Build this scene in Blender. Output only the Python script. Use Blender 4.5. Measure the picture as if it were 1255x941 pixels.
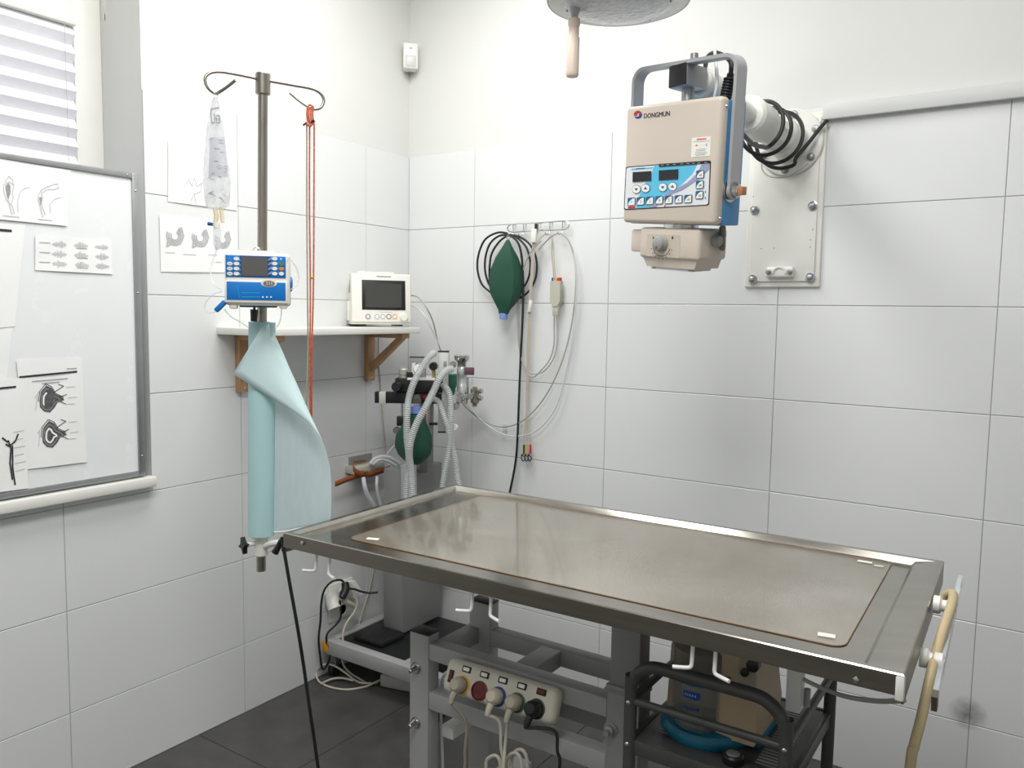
import bpy, bmesh, math, random
from mathutils import Vector, Matrix, Euler
random.seed(7)
for o in list(bpy.data.objects): bpy.data.objects.remove(o)
SC = bpy.context.scene; COL = SC.collection
PI = math.pi

# ------------------------------------------------------------------ camera
F, YAW, PITCH, ROLL = 991.154, -0.5884, 0.0885, 0.0159
CAM = Vector((2.2734, -2.6095, 1.4119))
_f = Vector((math.sin(YAW)*math.cos(PITCH), math.cos(YAW)*math.cos(PITCH), -math.sin(PITCH)))
_r = Vector((math.cos(YAW), -math.sin(YAW), 0)); _u = _r.cross(_f)
CR = _r*math.cos(ROLL)+_u*math.sin(ROLL); CU = -_r*math.sin(ROLL)+_u*math.cos(ROLL); CF = _f
cd = bpy.data.cameras.new('camera'); cam = bpy.data.objects.new('camera', cd); COL.objects.link(cam)
cd.sensor_fit = 'HORIZONTAL'; cd.sensor_width = 36; cd.lens = F*36/1255; cd.clip_start = 0.02
m = Matrix((CR, CU, -CF)).transposed().to_4x4(); m.translation = CAM; cam.matrix_world = m
SC.camera = cam
# ------------------------------------------------------------------ world, lights, exposure
w = bpy.data.worlds.new('world'); SC.world = w; w.use_nodes = True
wb = w.node_tree.nodes['Background']; wb.inputs[0].default_value = (0.75, 0.82, 0.9, 1); wb.inputs[1].default_value = 0.6
def area(name, loc, sx, sy, power, col=(1, 1, 1)):
    l = bpy.data.lights.new(name, 'AREA'); l.shape = 'RECTANGLE'; l.size = sx; l.size_y = sy; l.energy = power; l.color = col
    o = bpy.data.objects.new(name, l); COL.objects.link(o); o.location = loc; return o
PANELS = [(0.75, -1.05, 18), (1.95, -1.05, 5), (1.75, -2.35, 30)]  # last entry: added fill for surfaces facing the camera
for x, y, e in PANELS: area('panel_light', (x, y, 2.855), 0.58, 1.18, e, (1, 0.988, 0.97))
SC.view_settings.view_transform = 'Standard'; SC.view_settings.look = 'None'
SC.view_settings.gamma = 1; SC.view_settings.use_curve_mapping = False
SC.view_settings.exposure = 0.48

# ------------------------------------------------------------------ pixel helpers (1255 x 941 frame)
def ray(x, y): return CF+CR*((x-627.5)/F)-CU*((y-470.5)/F)
def PX(x, y, ax, v):                       # pixel on the plane axis = v
    d = ray(x, y); return CAM+d*((v-CAM[ax])/d[ax])
def X(x, y, v=0.0): return PX(x, y, 0, v)
def Y(x, y, v=0.0): return PX(x, y, 1, v)
def Z(x, y, v=0.0): return PX(x, y, 2, v)
def PL(x, y, p, n):                        # pixel on plane through p with normal n
    d = ray(x, y); return CAM+d*((p-CAM).dot(n)/d.dot(n))
def LOC(M, x, y, ly=0.0):                  # pixel on the local plane y = ly of frame M, local coords
    Mi = M.inverted(); o = Mi@CAM; d = Mi.to_3x3()@ray(x, y); return o+d*((ly-o.y)/d.y)
FH = Vector((CF.x, CF.y, 0)).normalized()  # horizontal view direction

# ------------------------------------------------------------------ materials
def lin(c):
    c = c/255; return c/12.92 if c <= .04045 else ((c+.055)/1.055)**2.4
MATS = {}
def mat(name, rgb, rough=.5, metal=0., var=.06, scale=12, bump=0., bscale=80, coat=0., alpha=1., rough_var=.08, stretch=None, spec=.5, trans=0.):
    if name in MATS: return MATS[name]
    mt = bpy.data.materials.new(name); mt.use_nodes = True; nt = mt.node_tree; N = nt.nodes; L = nt.links
    b = N['Principled BSDF']; out = N['Material Output']
    c = [lin(v) for v in rgb]
    tc = N.new('ShaderNodeTexCoord'); mp = N.new('ShaderNodeMapping'); L.new(tc.outputs['Object'], mp.inputs[0])
    if stretch: mp.inputs['Scale'].default_value = stretch
    nz = N.new('ShaderNodeTexNoise'); nz.inputs['Scale'].default_value = scale; nz.inputs['Detail'].default_value = 5
    L.new(mp.outputs[0], nz.inputs['Vector'])
    rp = N.new('ShaderNodeValToRGB'); rp.color_ramp.elements[0].position = .3; rp.color_ramp.elements[1].position = .7
    rp.color_ramp.elements[0].color = [max(0, v*(1-var)) for v in c]+[1]; rp.color_ramp.elements[1].color = [min(1, v*(1+var)) for v in c]+[1]
    L.new(nz.outputs['Fac'], rp.inputs[0]); L.new(rp.outputs[0], b.inputs['Base Color'])
    mr = N.new('ShaderNodeMapRange'); mr.inputs['To Min'].default_value = max(.02, rough-rough_var); mr.inputs['To Max'].default_value = min(1, rough+rough_var)
    L.new(nz.outputs['Fac'], mr.inputs['Value']); L.new(mr.outputs[0], b.inputs['Roughness'])
    b.inputs['Metallic'].default_value = metal; b.inputs['Coat Weight'].default_value = coat; b.inputs['Specular IOR Level'].default_value = spec
    b.inputs['Transmission Weight'].default_value = trans
    if bump:
        n2 = N.new('ShaderNodeTexNoise'); n2.inputs['Scale'].default_value = bscale; n2.inputs['Detail'].default_value = 3
        L.new(mp.outputs[0], n2.inputs['Vector'])
        bp = N.new('ShaderNodeBump'); bp.inputs['Strength'].default_value = bump; bp.inputs['Distance'].default_value = .002
        L.new(n2.outputs['Fac'], bp.inputs['Height']); L.new(bp.outputs[0], b.inputs['Normal'])
    if alpha < 1:
        t = N.new('ShaderNodeBsdfTransparent'); mx = N.new('ShaderNodeMixShader'); mx.inputs[0].default_value = alpha
        L.new(t.outputs[0], mx.inputs[1]); L.new(b.outputs[0], mx.inputs[2]); L.new(mx.outputs[0], out.inputs['Surface'])
    MATS[name] = mt; return mt

TILE = mat('wall tile glaze', (229, 231, 231), .22, var=.012, scale=2.2, rough_var=.05)
GROUT = mat('grout', (176, 178, 174), .9, var=.1, scale=30)
PLASTER = mat('white plaster', (224, 225, 222), .85, var=.01, scale=3, bump=.05, bscale=300)
FLOORT = mat('dark floor tile', (74, 73, 72), .45, var=.22, scale=9, bump=.08, bscale=60)
FGROUT = mat('dark grout', (52, 52, 51), .9)
CEIL = mat('ceiling paint', (242, 242, 240), .9, var=.01)
STEEL = mat('stainless steel', (168, 164, 156), .17, 1, var=.08, scale=6, rough_var=.06, stretch=(1, 5, 1), bump=.02, bscale=40)
STEELD = mat('steel skirt', (132, 126, 117), .38, 1, var=.06, scale=20, rough_var=.06, stretch=(.3, 1, 6))
POLE = mat('pole steel', (160, 154, 145), .32, 1, var=.05)
CHROME = mat('chrome', (200, 200, 198), .16, 1, var=.03)
ALU = mat('aluminium', (165, 167, 169), .38, .75, var=.04, scale=20)
YOKE = mat('yoke aluminium', (176, 178, 180), .45, .2, var=.03, scale=20)
WHITEP = mat('white plastic', (236, 236, 230), .38, var=.015)
WHITEM = mat('white enamel', (232, 232, 226), .35, var=.02)
WIREW = mat('white wire', (240, 240, 238), .35, var=.02)
CREAM = mat('cream plastic', (234, 232, 224), .4, var=.015)
BEIGE = mat('beige enamel', (207, 196, 183), .4, var=.012, bump=.03, bscale=250)
BEIGED = mat('beige print plate', (196, 186, 172), .5, var=.02)
BLUEP = mat('blue enamel', (84, 150, 206), .38, var=.02)
PBLUE = mat('pump blue', (0, 116, 198), .35, var=.03)
PBLUED = mat('pump deep blue', (0, 74, 140), .4, var=.03)
CYAN = mat('panel cyan', (92, 190, 226), .35, var=.02)
LILAC = mat('panel grey violet', (150, 158, 190), .35, var=.02)
TEALK = mat('key teal', (22, 92, 130), .4, var=.02)
BLACK = mat('black plastic', (24, 25, 26), .42, var=.1)
RUBBER = mat('black rubber', (28, 29, 31), .5, var=.1)
SCREEN = mat('grey screen', (92, 92, 90), .2, var=.04, spec=.6)
SCREEND = mat('dark screen', (66, 66, 64), .14, var=.04, spec=.6)
DISPLAY = mat('black display', (30, 30, 33), .15, var=.04)
PAPER = mat('paper', (240, 241, 240), .8, var=.01, bump=.05, bscale=30)
INK = mat('black ink', (46, 46, 48), .8, var=.2, scale=60)
INKG = mat('grey ink', (150, 152, 154), .8, var=.12, scale=60)
INKL = mat('light grey ink', (196, 198, 200), .8, var=.06, scale=60)
WOOD = mat('pine wood', (192, 150, 110), .55, var=.14, scale=14, stretch=(3, 3, .6))
LEATHER = mat('tan leather', (150, 84, 42), .55, var=.15, scale=25, bump=.1, bscale=200)
GREEN = mat('green rubber', (28, 76, 58), .42, var=.10, scale=6)
GREEN2 = mat('green glass enamel', (40, 96, 78), .3, var=.06)
BLUEC = mat('blue collar', (118, 146, 216), .45, var=.04)
CORDB = mat('beige cable', (196, 190, 174), .5, var=.04)
CORDG = mat('grey cable', (172, 172, 164), .5, var=.04)
CORDW = mat('white hose', (214, 216, 220), .35, var=.03)
REDC = mat('red cord', (200, 104, 74), .75, var=.35, scale=160)
GREYC = mat('sand cord', (176, 166, 150), .75, var=.1, scale=120)
SHEET = mat('teal paper sheet', (178, 216, 218), .75, var=.02, scale=5, alpha=1.)
CLEAR = mat('clear plastic', (225, 230, 236), .12, var=.02, alpha=.30)
CLEARB = mat('clear bag film', (228, 231, 236), .15, var=.18, scale=40, bump=.4, bscale=30, alpha=.42)
HOSE = mat('clear corrugated hose', (208, 212, 212), .25, var=.04, alpha=.62)
JAR = mat('smoky jar', (150, 152, 148), .1, var=.03, alpha=.34)
ACRYL = mat('acrylic', (214, 220, 222), .12, var=.02, alpha=.45)
TUBE = mat('latex hose', (196, 178, 140), .42, var=.06)
FRAMEG = mat('grey enamel frame', (170, 171, 170), .42, var=.04, scale=8)
COLG = mat('grey column', (150, 150, 148), .45, .25, var=.04, scale=8)
CARTG = mat('charcoal enamel', (78, 78, 77), .42, .2, var=.06)
TEAL = mat('teal plastic', (10, 104, 132), .4, var=.05)
TAN = mat('tan plastic', (190, 170, 140), .45, var=.03)
MACHG = mat('machine grey', (140, 141, 140), .45, var=.03)
YELLOW = mat('yellow tape', (226, 168, 40), .55, var=.1)
REDP = mat('dark red plastic', (96, 22, 18), .4, var=.1)
REDB = mat('red print', (200, 40, 44), .5, var=.03)
NAVY = mat('blue print', (20, 70, 160), .5, var=.03)
ORANGE = mat('orange button', (224, 132, 52), .4, var=.05)
PURPLE = mat('plum label', (92, 66, 80), .5, var=.05)
STRIPW = mat('socket strip plastic', (206, 202, 186), .45, var=.04)
BROWNP = mat('copper end', (176, 122, 82), .45, var=.1)
HANDLE = mat('lamp handle', (214, 198, 182), .45, var=.02)
LAMPG = mat('lamp glass', (206, 208, 212), .14, var=.14, scale=60, bump=1., bscale=90)
BLIND = mat('blind fabric', (234, 234, 240), .8, var=.02, scale=60)
SOCKB = mat('stain', (108, 108, 104), .8, var=.1)

# ------------------------------------------------------------------ mesh builder
MW = {}
class B:
    def __init__(s): s.bm = bmesh.new()
    def _xf(s, vs, M):
        for v in vs: v.co = M@v.co
    def box(s, c, size, rot=None, bev=0, seg=2):
        r = bmesh.ops.create_cube(s.bm, size=1); vs = r['verts']
        for v in vs: v.co = Vector((v.co.x*size[0], v.co.y*size[1], v.co.z*size[2]))
        if bev:
            es = list({e for v in vs for e in v.link_edges})
            rb = bmesh.ops.bevel(s.bm, geom=es, offset=bev, segments=seg, affect='EDGES', profile=.5)
            vs = list({v for f in rb['faces'] for v in f.verts}|{v for v in vs if v.is_valid})
        M = Matrix.Translation(Vector(c))
        if rot is not None: M = M@(rot.to_4x4() if isinstance(rot, Matrix) else Euler(rot).to_matrix().to_4x4())
        s._xf(vs, M); return s
    def bx(s, x0, x1, y0, y1, z0, z1, bev=0, seg=2):
        return s.box(((x0+x1)/2, (y0+y1)/2, (z0+z1)/2), (abs(x1-x0), abs(y1-y0), abs(z1-z0)), None, bev, seg)
    def ring(s, c, t, r, n, up=None):
        t = t.normalized(); a = up if up is not None else (Vector((0, 0, 1)) if abs(t.z) < .9 else Vector((1, 0, 0)))
        u = (a-t*a.dot(t)).normalized(); v = t.cross(u)
        return [s.bm.verts.new(c+(u*math.cos(2*PI*k/n)+v*math.sin(2*PI*k/n))*r) for k in range(n)], u
    def _skin(s, R, closed=False, caps=True):
        n = len(R[0]); m = len(R)
        for i in range(m if closed else m-1):
            a, b = R[i], R[(i+1) % m]
            for k in range(n): s.bm.faces.new((a[k], a[(k+1) % n], b[(k+1) % n], b[k]))
        if caps and not closed:
            s.bm.faces.new(R[0][::-1]); s.bm.faces.new(R[-1])
    def cyl(s, p0, p1, r0, r1=None, n=16, bev=0):
        p0 = Vector(p0); p1 = Vector(p1); r1 = r0 if r1 is None else r1; t = (p1-p0)
        if bev:
            d = t.normalized()*bev
            prof = [(p0, r0-bev), (p0+d, r0), (p1-d, r1), (p1, r1-bev)]
        else: prof = [(p0, r0), (p1, r1)]
        R = []; up = None
        for c, r in prof:
            q, up = s.ring(c, t, r, n, up); R.append(q)
        s._skin(R); return s
    def lathe(s, prof, o, ax=(0, 0, 1), n=24):      # prof: (r, h) along ax
        o = Vector(o); ax = Vector(ax).normalized(); R = []; up = None
        for r, h in prof:
            q, up = s.ring(o+ax*h, ax, max(r, 1e-4), n, up); R.append(q)
        s._skin(R); return s
    def tube(s, pts, r, n=8, sub=6, closed=False, flat=None):
        P = spline(pts, sub, closed); m = len(P); R = []; up = None
        for i in range(m):
            t = (P[(i+1) % m]-P[i-1]) if closed else (P[min(i+1, m-1)]-P[max(i-1, 0)])
            if t.length < 1e-9: t = Vector((0, 0, 1))
            rr = r(i/(m-1)) if callable(r) else r
            q, up = s.ring(P[i], t, rr, n, up); R.append(q)
        s._skin(R, closed); return s
    def corr(s, pts, r, n=12, pitch=.007, amp=.10):
        P = spline(pts, 12); L = [0]
        for a, b in zip(P, P[1:]): L.append(L[-1]+(b-a).length)
        k = max(4, int(L[-1]/(pitch/2))); R = []; up = None; j = 0; Q = []
        for i in range(k+1):
            d = L[-1]*i/k
            while j < len(L)-2 and L[j+1] < d: j += 1
            f = (d-L[j])/max(1e-9, L[j+1]-L[j]); Q.append(P[j].lerp(P[j+1], f))
        for i, c in enumerate(Q):
            t = Q[min(i+1, k)]-Q[max(i-1, 0)]
            q, up = s.ring(c, t, r*(1+amp*(1 if i % 2 else -1)), n, up); R.append(q)
        s._skin(R); return s
    def prism(s, pts, vec):
        vec = Vector(vec); a = [s.bm.verts.new(Vector(p)) for p in pts]; b = [s.bm.verts.new(Vector(p)+vec) for p in pts]
        n = len(a)
        s.bm.faces.new(a[::-1]); s.bm.faces.new(b)
        for k in range(n): s.bm.faces.new((a[k], a[(k+1) % n], b[(k+1) % n], b[k]))
        return s
    def grid(s, P, thick=0):        # P[i][j] points
        V = [[s.bm.verts.new(Vector(p)) for p in row] for row in P]
        for i in range(len(V)-1):
            for j in range(len(V[0])-1): s.bm.faces.new((V[i][j], V[i+1][j], V[i+1][j+1], V[i][j+1]))
        return s
    def ball(s, c, r, sc=(1, 1, 1), n=14):
        rr = bmesh.ops.create_uvsphere(s.bm, u_segments=n, v_segments=max(6, n//2+1), radius=r)
        s._xf(rr['verts'], Matrix.Translation(Vector(c))@Matrix.Diagonal((sc[0], sc[1], sc[2], 1))); return s
    def torus(s, c, ax, R, r, n=24, m=8, a0=0, a1=2*PI):
        ax = Vector(ax).normalized(); a = Vector((0, 0, 1)) if abs(ax.z) < .9 else Vector((1, 0, 0))
        u = (a-ax*a.dot(ax)).normalized(); v = ax.cross(u); full = abs(a1-a0) > 6.28
        pts = [Vector(c)+(u*math.cos(a0+(a1-a0)*k/n)+v*math.sin(a0+(a1-a0)*k/n))*R for k in range(n if full else n+1)]
        return s.tube(pts, r, m, 1, full)
    def ribbon(s, pts, wd, nrm, lift=0):
        nrm = Vector(nrm).normalized(); P = [Vector(p)+nrm*lift for p in pts]
        for a, b in zip(P, P[1:]):
            t = (b-a)
            if t.length < 1e-6: continue
            sd = nrm.cross(t.normalized())*wd/2; e = t.normalized()*wd*.3
            vs = [s.bm.verts.new(q) for q in (a-sd-e, b-sd+e, b+sd+e, a+sd-e)]; s.bm.faces.new(vs)
        return s
    def text(s, body, M, size, bold=0, align='LEFT', ext=0):
        c = bpy.data.curves.new('t', 'FONT'); c.body = body; c.size = size; c.offset = bold; c.align_x = align; c.align_y = 'CENTER'; c.extrude = ext; c.resolution_u = 3
        o = bpy.data.objects.new('t', c); COL.objects.link(o); dg = bpy.context.evaluated_depsgraph_get()
        me = bpy.data.meshes.new_from_object(o.evaluated_get(dg)); n0 = len(s.bm.verts); s.bm.from_mesh(me); s.bm.verts.ensure_lookup_table()
        s._xf([s.bm.verts[i] for i in range(n0, len(s.bm.verts))], M)
        bpy.data.objects.remove(o); bpy.data.curves.remove(c); bpy.data.meshes.remove(me); return s
    def out(s, name, mt, parent=None, local=False, angle=40, solid=0, **tags):
        bm = s.bm
        bmesh.ops.recalc_face_normals(bm, faces=bm.faces)
        if parent is None:
            xs = [v.co for v in bm.verts]
            c = Vector(((min(v.x for v in xs)+max(v.x for v in xs))/2, (min(v.y for v in xs)+max(v.y for v in xs))/2, min(v.z for v in xs)))
            M = Matrix.Translation(c)
        else: M = MW[parent.name]
        if not local or parent is None: bm.transform(M.inverted())
        me = bpy.data.meshes.new(name); bm.to_mesh(me); bm.free()
        for p in me.polygons: p.use_smooth = True
        me.set_sharp_from_angle(angle=math.radians(angle))
        me.materials.append(mt); o = bpy.data.objects.new(name, me); COL.objects.link(o)
        if parent is None: o.matrix_world = M
        else: o.parent = parent
        MW[o.name] = M
        if solid:
            sm = o.modifiers.new('solid', 'SOLIDIFY'); sm.thickness = solid; sm.offset = 0
        for k, v in tags.items(): o[k] = v
        return o

def spline(pts, sub=6, closed=False):
    P = [Vector(p) for p in pts]
    if len(P) < 3 or sub <= 1: return P
    n = len(P); R = []
    for i in range(n if closed else n-1):
        if closed: a, b, c, d = P[i-1], P[i], P[(i+1) % n], P[(i+2) % n]
        else: a, b, c, d = P[max(i-1, 0)], P[i], P[i+1], P[min(i+2, n-1)]
        for k in range(sub):
            t = k/sub
            R.append(.5*((2*b)+(c-a)*t+(2*a-5*b+4*c-d)*t*t+(3*b-a-3*c+d)*t**3))
    if not closed: R.append(P[-1])
    return R

def thing(name, label, cat, loc, M=None, group=None):
    o = bpy.data.objects.new(name, None); COL.objects.link(o); o.empty_display_size = .05
    M = M if M is not None else Matrix.Translation(Vector(loc)); o.matrix_world = M; MW[o.name] = M.copy()
    o['label'] = label; o['category'] = cat
    if group: o['group'] = group
    return o
def tag(o, label, cat, group=None):
    o['label'] = label; o['category'] = cat
    if group: o['group'] = group
    return o
def frame(loc, yaw): return Matrix.Translation(Vector(loc))@Matrix.Rotation(yaw, 4, 'Z')

# ================================================================== SETTING
T = 6.824*.3; A0 = .3405; B0 = .2551; RX, RY, H = 3.3, 3.5, 2.9
WY0, WY1, WZ0, WZ1, REV = -2.5, -1.187, .872, 2.65, .21      # window opening in the left wall
fl = B().bx(-.25, RX+.1, -RY-.1, .1, -.1, -.003).out('floor', FGROUT, kind='structure')
ce = B().bx(-.25, RX+.1, -RY-.1, .1, H, H+.1).out('ceiling', CEIL, kind='structure')
wbk = B().bx(-.25, RX+.1, 0.003, .12, -.003, H).out('wall_back', PLASTER, kind='structure')
wl = B()
for y0, y1, z0, z1 in ((WY1, .003, -.003, H), (-RY, WY0, -.003, H), (WY0, WY1, -.003, WZ0), (WY0, WY1, WZ1, H)): wl.bx(-.25, -.003, y0, y1, z0, z1)
wl = wl.out('wall_left', PLASTER, kind='structure')
GREYW = mat('grey wall paint', (180, 181, 180), .8, var=.02)
wr = B().bx(RX, RX+.1, -RY, 0, -.003, H).out('wall_right', GREYW, kind='structure')
wf = B().bx(-.25, RX+.1, -RY-.1, -RY, -.003, H).out('wall_front', GREYW, kind='structure')
for par, kind in ((wbk, 'b'), (wl, 'l')):
    g = B()
    if kind == 'b': g.bx(0, RX, .0012, .003, 0, T)
    else:
        g.bx(-.003, -.0012, WY1, 0, 0, T); g.bx(-.003, -.0012, -RY, WY1, 0, WZ0); g.bx(-.003, -.0012, -RY, WY0, WZ0, T)
    g.out('grout_bed', GROUT, par)
TM = {}
def tile_mesh(kind, a, b):
    key = (kind, round(a, 3), round(b, 3))
    if key in TM: return TM[key]
    g = .0011; t = .0022; i = .0012; bm = bmesh.new()
    def pt(u, v, d):
        return (u, -d, v) if kind == 'b' else ((d, -u, v) if kind == 'l' else (u, v, d))
    o = [(g, g), (a-g, g), (a-g, b-g), (g, b-g)]; q = [(g+i, g+i), (a-g-i, g+i), (a-g-i, b-g-i), (g+i, b-g-i)]
    R = [[bm.verts.new(pt(u, v, d)) for u, v in L] for L, d in ((o, -t*.6), (o, t*.2), (q, t*.55))]
    for r0, r1 in zip(R, R[1:]):
        for k in range(4): bm.faces.new((r0[k], r0[(k+1) % 4], r1[(k+1) % 4], r1[k]))
    bm.faces.new(R[-1]); bmesh.ops.recalc_face_normals(bm, faces=bm.faces)
    me = bpy.data.meshes.new('tile'); bm.to_mesh(me); bm.free(); me.materials.append(FLOORT if kind == 'f' else TILE); TM[key] = me; return me
def tile(par, kind, u0, u1, v0, v1):
    if u1-u0 < .01 or v1-v0 < .01: return
    o = bpy.data.objects.new('tile', tile_mesh(kind, u1-u0, v1-v0)); COL.objects.link(o); o.parent = par
    w_ = Vector((u0, 0, v0)) if kind == 'b' else (Vector((0, -u0, v0)) if kind == 'l' else Vector((u0, v0, -.001)))
    o.location = w_-MW[par.name].translation
rows = [(max(0, T-.3*(j+1)), T-.3*j) for j in range(7)]
ub = [0, A0]+[A0+.6*k for k in range(1, 6)]; ub = [u for u in ub if u < RX]+[RX]
ul = [0, B0]+[B0+.6*k for k in range(1, 7)]; ul = [u for u in ul if u < RY]+[RY]
for v0, v1 in rows:
    for u0, u1 in zip(ub, ub[1:]): tile(wbk, 'b', u0, u1, v0, v1)
    for u0, u1 in zip(ul, ul[1:]):
        if v1 <= WZ0 or u1 <= -WY1 or u0 >= -WY0: tile(wl, 'l', u0, u1, v0, v1)
        else:
            if u0 < -WY1: tile(wl, 'l', u0, -WY1, v0, v1)
            if u1 > -WY0: tile(wl, 'l', max(u0, -WY0), u1, v0, v1)
            if v0 < WZ0: tile(wl, 'l', max(u0, -WY1), min(u1, -WY0), v0, WZ0)
fx = [0, .42]+[.42+.6*k for k in range(1, 6)]; fx = [x for x in fx if x < RX]+[RX]
fy = sorted([-RY, 0]+[y for y in [.16-.6*k for k in range(1, 7)] if -RY < y < 0])
for x0, x1 in zip(fx, fx[1:]):
    for y0, y1 in zip(fy, fy[1:]): tile(fl, 'f', x0, x1, y0, y1)

# window with pleated blind, sill and reveal
win = B().bx(-REV-.05, -REV, WY0, WY0+.09, WZ0, WZ1, .004).bx(-REV-.05, -REV, WY1-.085, WY1, WZ0, WZ1, .004).bx(-REV-.05, -REV, WY0+.09, WY1-.085, WZ1-.08, WZ1, .004).bx(-REV-.05, -REV, WY0+.09, WY1-.085, WZ0, WZ0+.08, .004).out('window_1', WHITEP, kind='structure')
B().bx(-REV-.032, -REV-.026, WY0+.08, WY1-.08, WZ0+.07, WZ1-.07).out('pane', mat('window glass', (210, 220, 226), .05, var=.01, alpha=.2), win)
B().bx(-REV+.002, .03, WY0, WY1-.001, WZ0, WZ0+.004).out('sill_bed', WHITEM, win)
sy = X(192, 590, .035).y
B().bx(.001, .04, WY0-.03, sy, .868, .899, .005).out('window_sill', WHITEM, win)
bl = thing('pleated_blind', 'white pleated blind with grey stripes drawn over the window', 'blind', (-REV+.014, -1.8, 1.0))
by1 = X(91, 120, -REV+.014).y; bz1 = 2.232
zz = B(); n = 26; rowp = []
for k in range(2*n+1):
    z = bz1-.027*k; xo = -REV+.012+(.017 if k % 2 else 0)
    if z < .98: break
    rowp.append([(xo, WY0+.1, z), (xo, by1, z)])
zz.grid(rowp).out('pleated_fabric', BLIND, bl, angle=10)
B().bx(-REV+.002, -REV+.034, WY0+.09, by1+.004, bz1, bz1+.026, .004).out('head_rail', WHITEP, bl)
B().bx(-REV+.003, -REV+.03, WY0+.1, by1, rowp[-1][0][2]-.02, rowp[-1][0][2], .004).out('bottom_rail', WHITEP, bl)
B().tube([(-REV+.03, by1-.03, bz1), (-REV+.03, by1-.03, rowp[-1][0][2])], .0007, 6, 1).out('cord', INKL, bl)
hk = X(132, 14, -REV+.02); 
tag(B().bx(-REV+.001, -REV+.03, hk.y-.012, hk.y+.008, 2.275, 2.40, .003).bx(-REV+.02, -REV+.034, hk.y-.012, hk.y+.008, 2.272, 2.30, .003).out('blind_bracket', CREAM), 'small cream bracket at the top of the window reveal', 'bracket')

B().bx(-REV-.05, -REV+.001, WY0+.09, WY1-.085, bz1+.012, WZ1-.08).out('fanlight_panel', WHITEP, win)
# ------------------------------------------------------------------ ceiling panels (room lamps; the last is fill added near the camera)
for k, (x, y, e) in enumerate(PANELS):
    t = thing('lamp_or_fill_panel', ['long ceiling light panel above the left end of the table', 'long ceiling light panel above the right end of the table', 'long unseen fill light panel added near the camera'][k], 'ceiling light', (x, y, 2.862), group='ceiling light panels')
    B().bx(x-.32, x+.32, y-.62, y-.59, 2.862, H).bx(x-.32, x+.32, y+.59, y+.62, 2.862, H).bx(x-.32, x-.29, y-.59, y+.59, 2.862, H).bx(x+.29, x+.32, y-.59, y+.59, 2.862, H).out('panel_frame', WHITEM, t)
    B().bx(x-.29, x+.29, y-.59, y+.59, 2.872, 2.886).out('diffuser', WHITEP, t)

# ================================================================== OPERATING TABLE
TM_ = frame((1.441, -.984, 0), math.radians(1.3))
tb = thing('operating_table', 'stainless steel veterinary operating table on a grey enamelled frame', 'table', None, TM_)
LX, LY = .671, .341; ZT = .881; ZF = .868
def rect(x0, x1, y0, y1, z): return [Vector((x0, y0, z)), Vector((x1, y0, z)), Vector((x1, y1, z)), Vector((x0, y1, z))]
b = B()
loops = [rect(-LX, LX, -LY, LY, .848), rect(-LX, LX, -LY, LY, ZT-.002), rect(-LX+.002, LX-.002, -LY+.002, LY-.002, ZT), rect(-LX+.016, LX-.016, -LY+.012, LY-.016, ZT), rect(-LX+.022, LX-.055, -LY+.02, LY-.022, ZT-.006), rect(-LX+.026, LX-.062, -LY+.026, LY-.028, ZF)]
V = [[b.bm.verts.new(p) for p in L] for L in loops]
for r0, r1 in zip(V[1:], V[2:]):
    for k in range(4): b.bm.faces.new((r0[k], r0[(k+1) % 4], r1[(k+1) % 4], r1[k]))
b.bm.faces.new(V[-1]); 
for v in V[0]: b.bm.verts.remove(v)
top = b.out('tray_top', STEEL, tb, True, angle=20)
for s in (-1, 1):
    B().bx(-LX, LX-.012, s*LY-.0008*s, s*(LY-.004), .846, ZT-.002).out('skirt', STEELD, tb, True)
B().bx(-LX, -LX+.004, -LY+.004, LY-.004, .846, ZT-.002).out('skirt', STEELD, tb, True)
B().bx(LX-.004, LX, -LY+.012, LY-.004, .83, ZT-.002).out('skirt', STEELD, tb, True)
B().bx(LX-.012, LX+.001, -LY-.0005, -LY+.012, .838, ZT-.003, .003).out('corner_cap', WHITEP, tb, True)
B().bx(-LX+.01, LX-.01, -LY+.01, LY-.01, .842, .85).out('underside', FRAMEG, tb, True)
MI = TM_.inverted()
for px, py in ((371, 665), (1049, 833)):
    q = LOC(TM_, px, py, -LY); B().lathe([(.0055, 0), (.005, .002), (.0005, .0035)], (q.x, -LY, q.z), (0, -1, 0), 12).out('rivet', CHROME, tb, True)
for px, py, sgn in ((388, 681, -1), (404, 683, 1), (579, 735, -1), (602, 738, 1), (849, 797, -1), (877, 804, 1)):
    q = LOC(TM_, px, py, -LY+.02)
    B().tube([(q.x, -LY+.02, .848), (q.x, -LY+.018, .815), (q.x+sgn*.001, -LY+.016, .803), (q.x+sgn*.008, -LY+.013, .800), (q.x+sgn*.030, -LY+.004, .7995)], .0036, 10, 5).out('hook', WIREW, tb, True)
# frame of the table: near and far posts, rails, telescopic column, feet
def wb(name, x0, x1, y0, y1, z0, z1, mt=FRAMEG, par=tb, bev=.003): return B().bx(x0, x1, y0, y1, z0, z1, bev).out(name, mt, par)
NX = .985
po = wb('post', NX, NX+.06, -1.12, -1.077, .03, .616)
wb('post_cap', NX-.001, NX+.061, -1.121, -1.076, .616, .621, BLACK, po)
po2 = wb('post', NX+.07, NX+.135, -.965, -.925, .03, .664)
wb('post_cap', NX+.069, NX+.136, -.966, -.924, .664, .669, BLACK, po2)
for z in (.527, .385):
    q = Vector((NX+.022, -1.12, z))
    B().lathe([(.015, 0), (.015, .002)], q, (0, -1, 0), 18).out('washer', CHROME, tb)
    B().lathe([(.0105, .002), (.0105, .008), (.007, .012), (.006, .024), (.004, .026)], q, (0, -1, 0), 10).out('bolt', CHROME, tb)
CX0, CX1, CY0, CY1 = 1.533, 1.608, -1.119, -1.06
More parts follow.
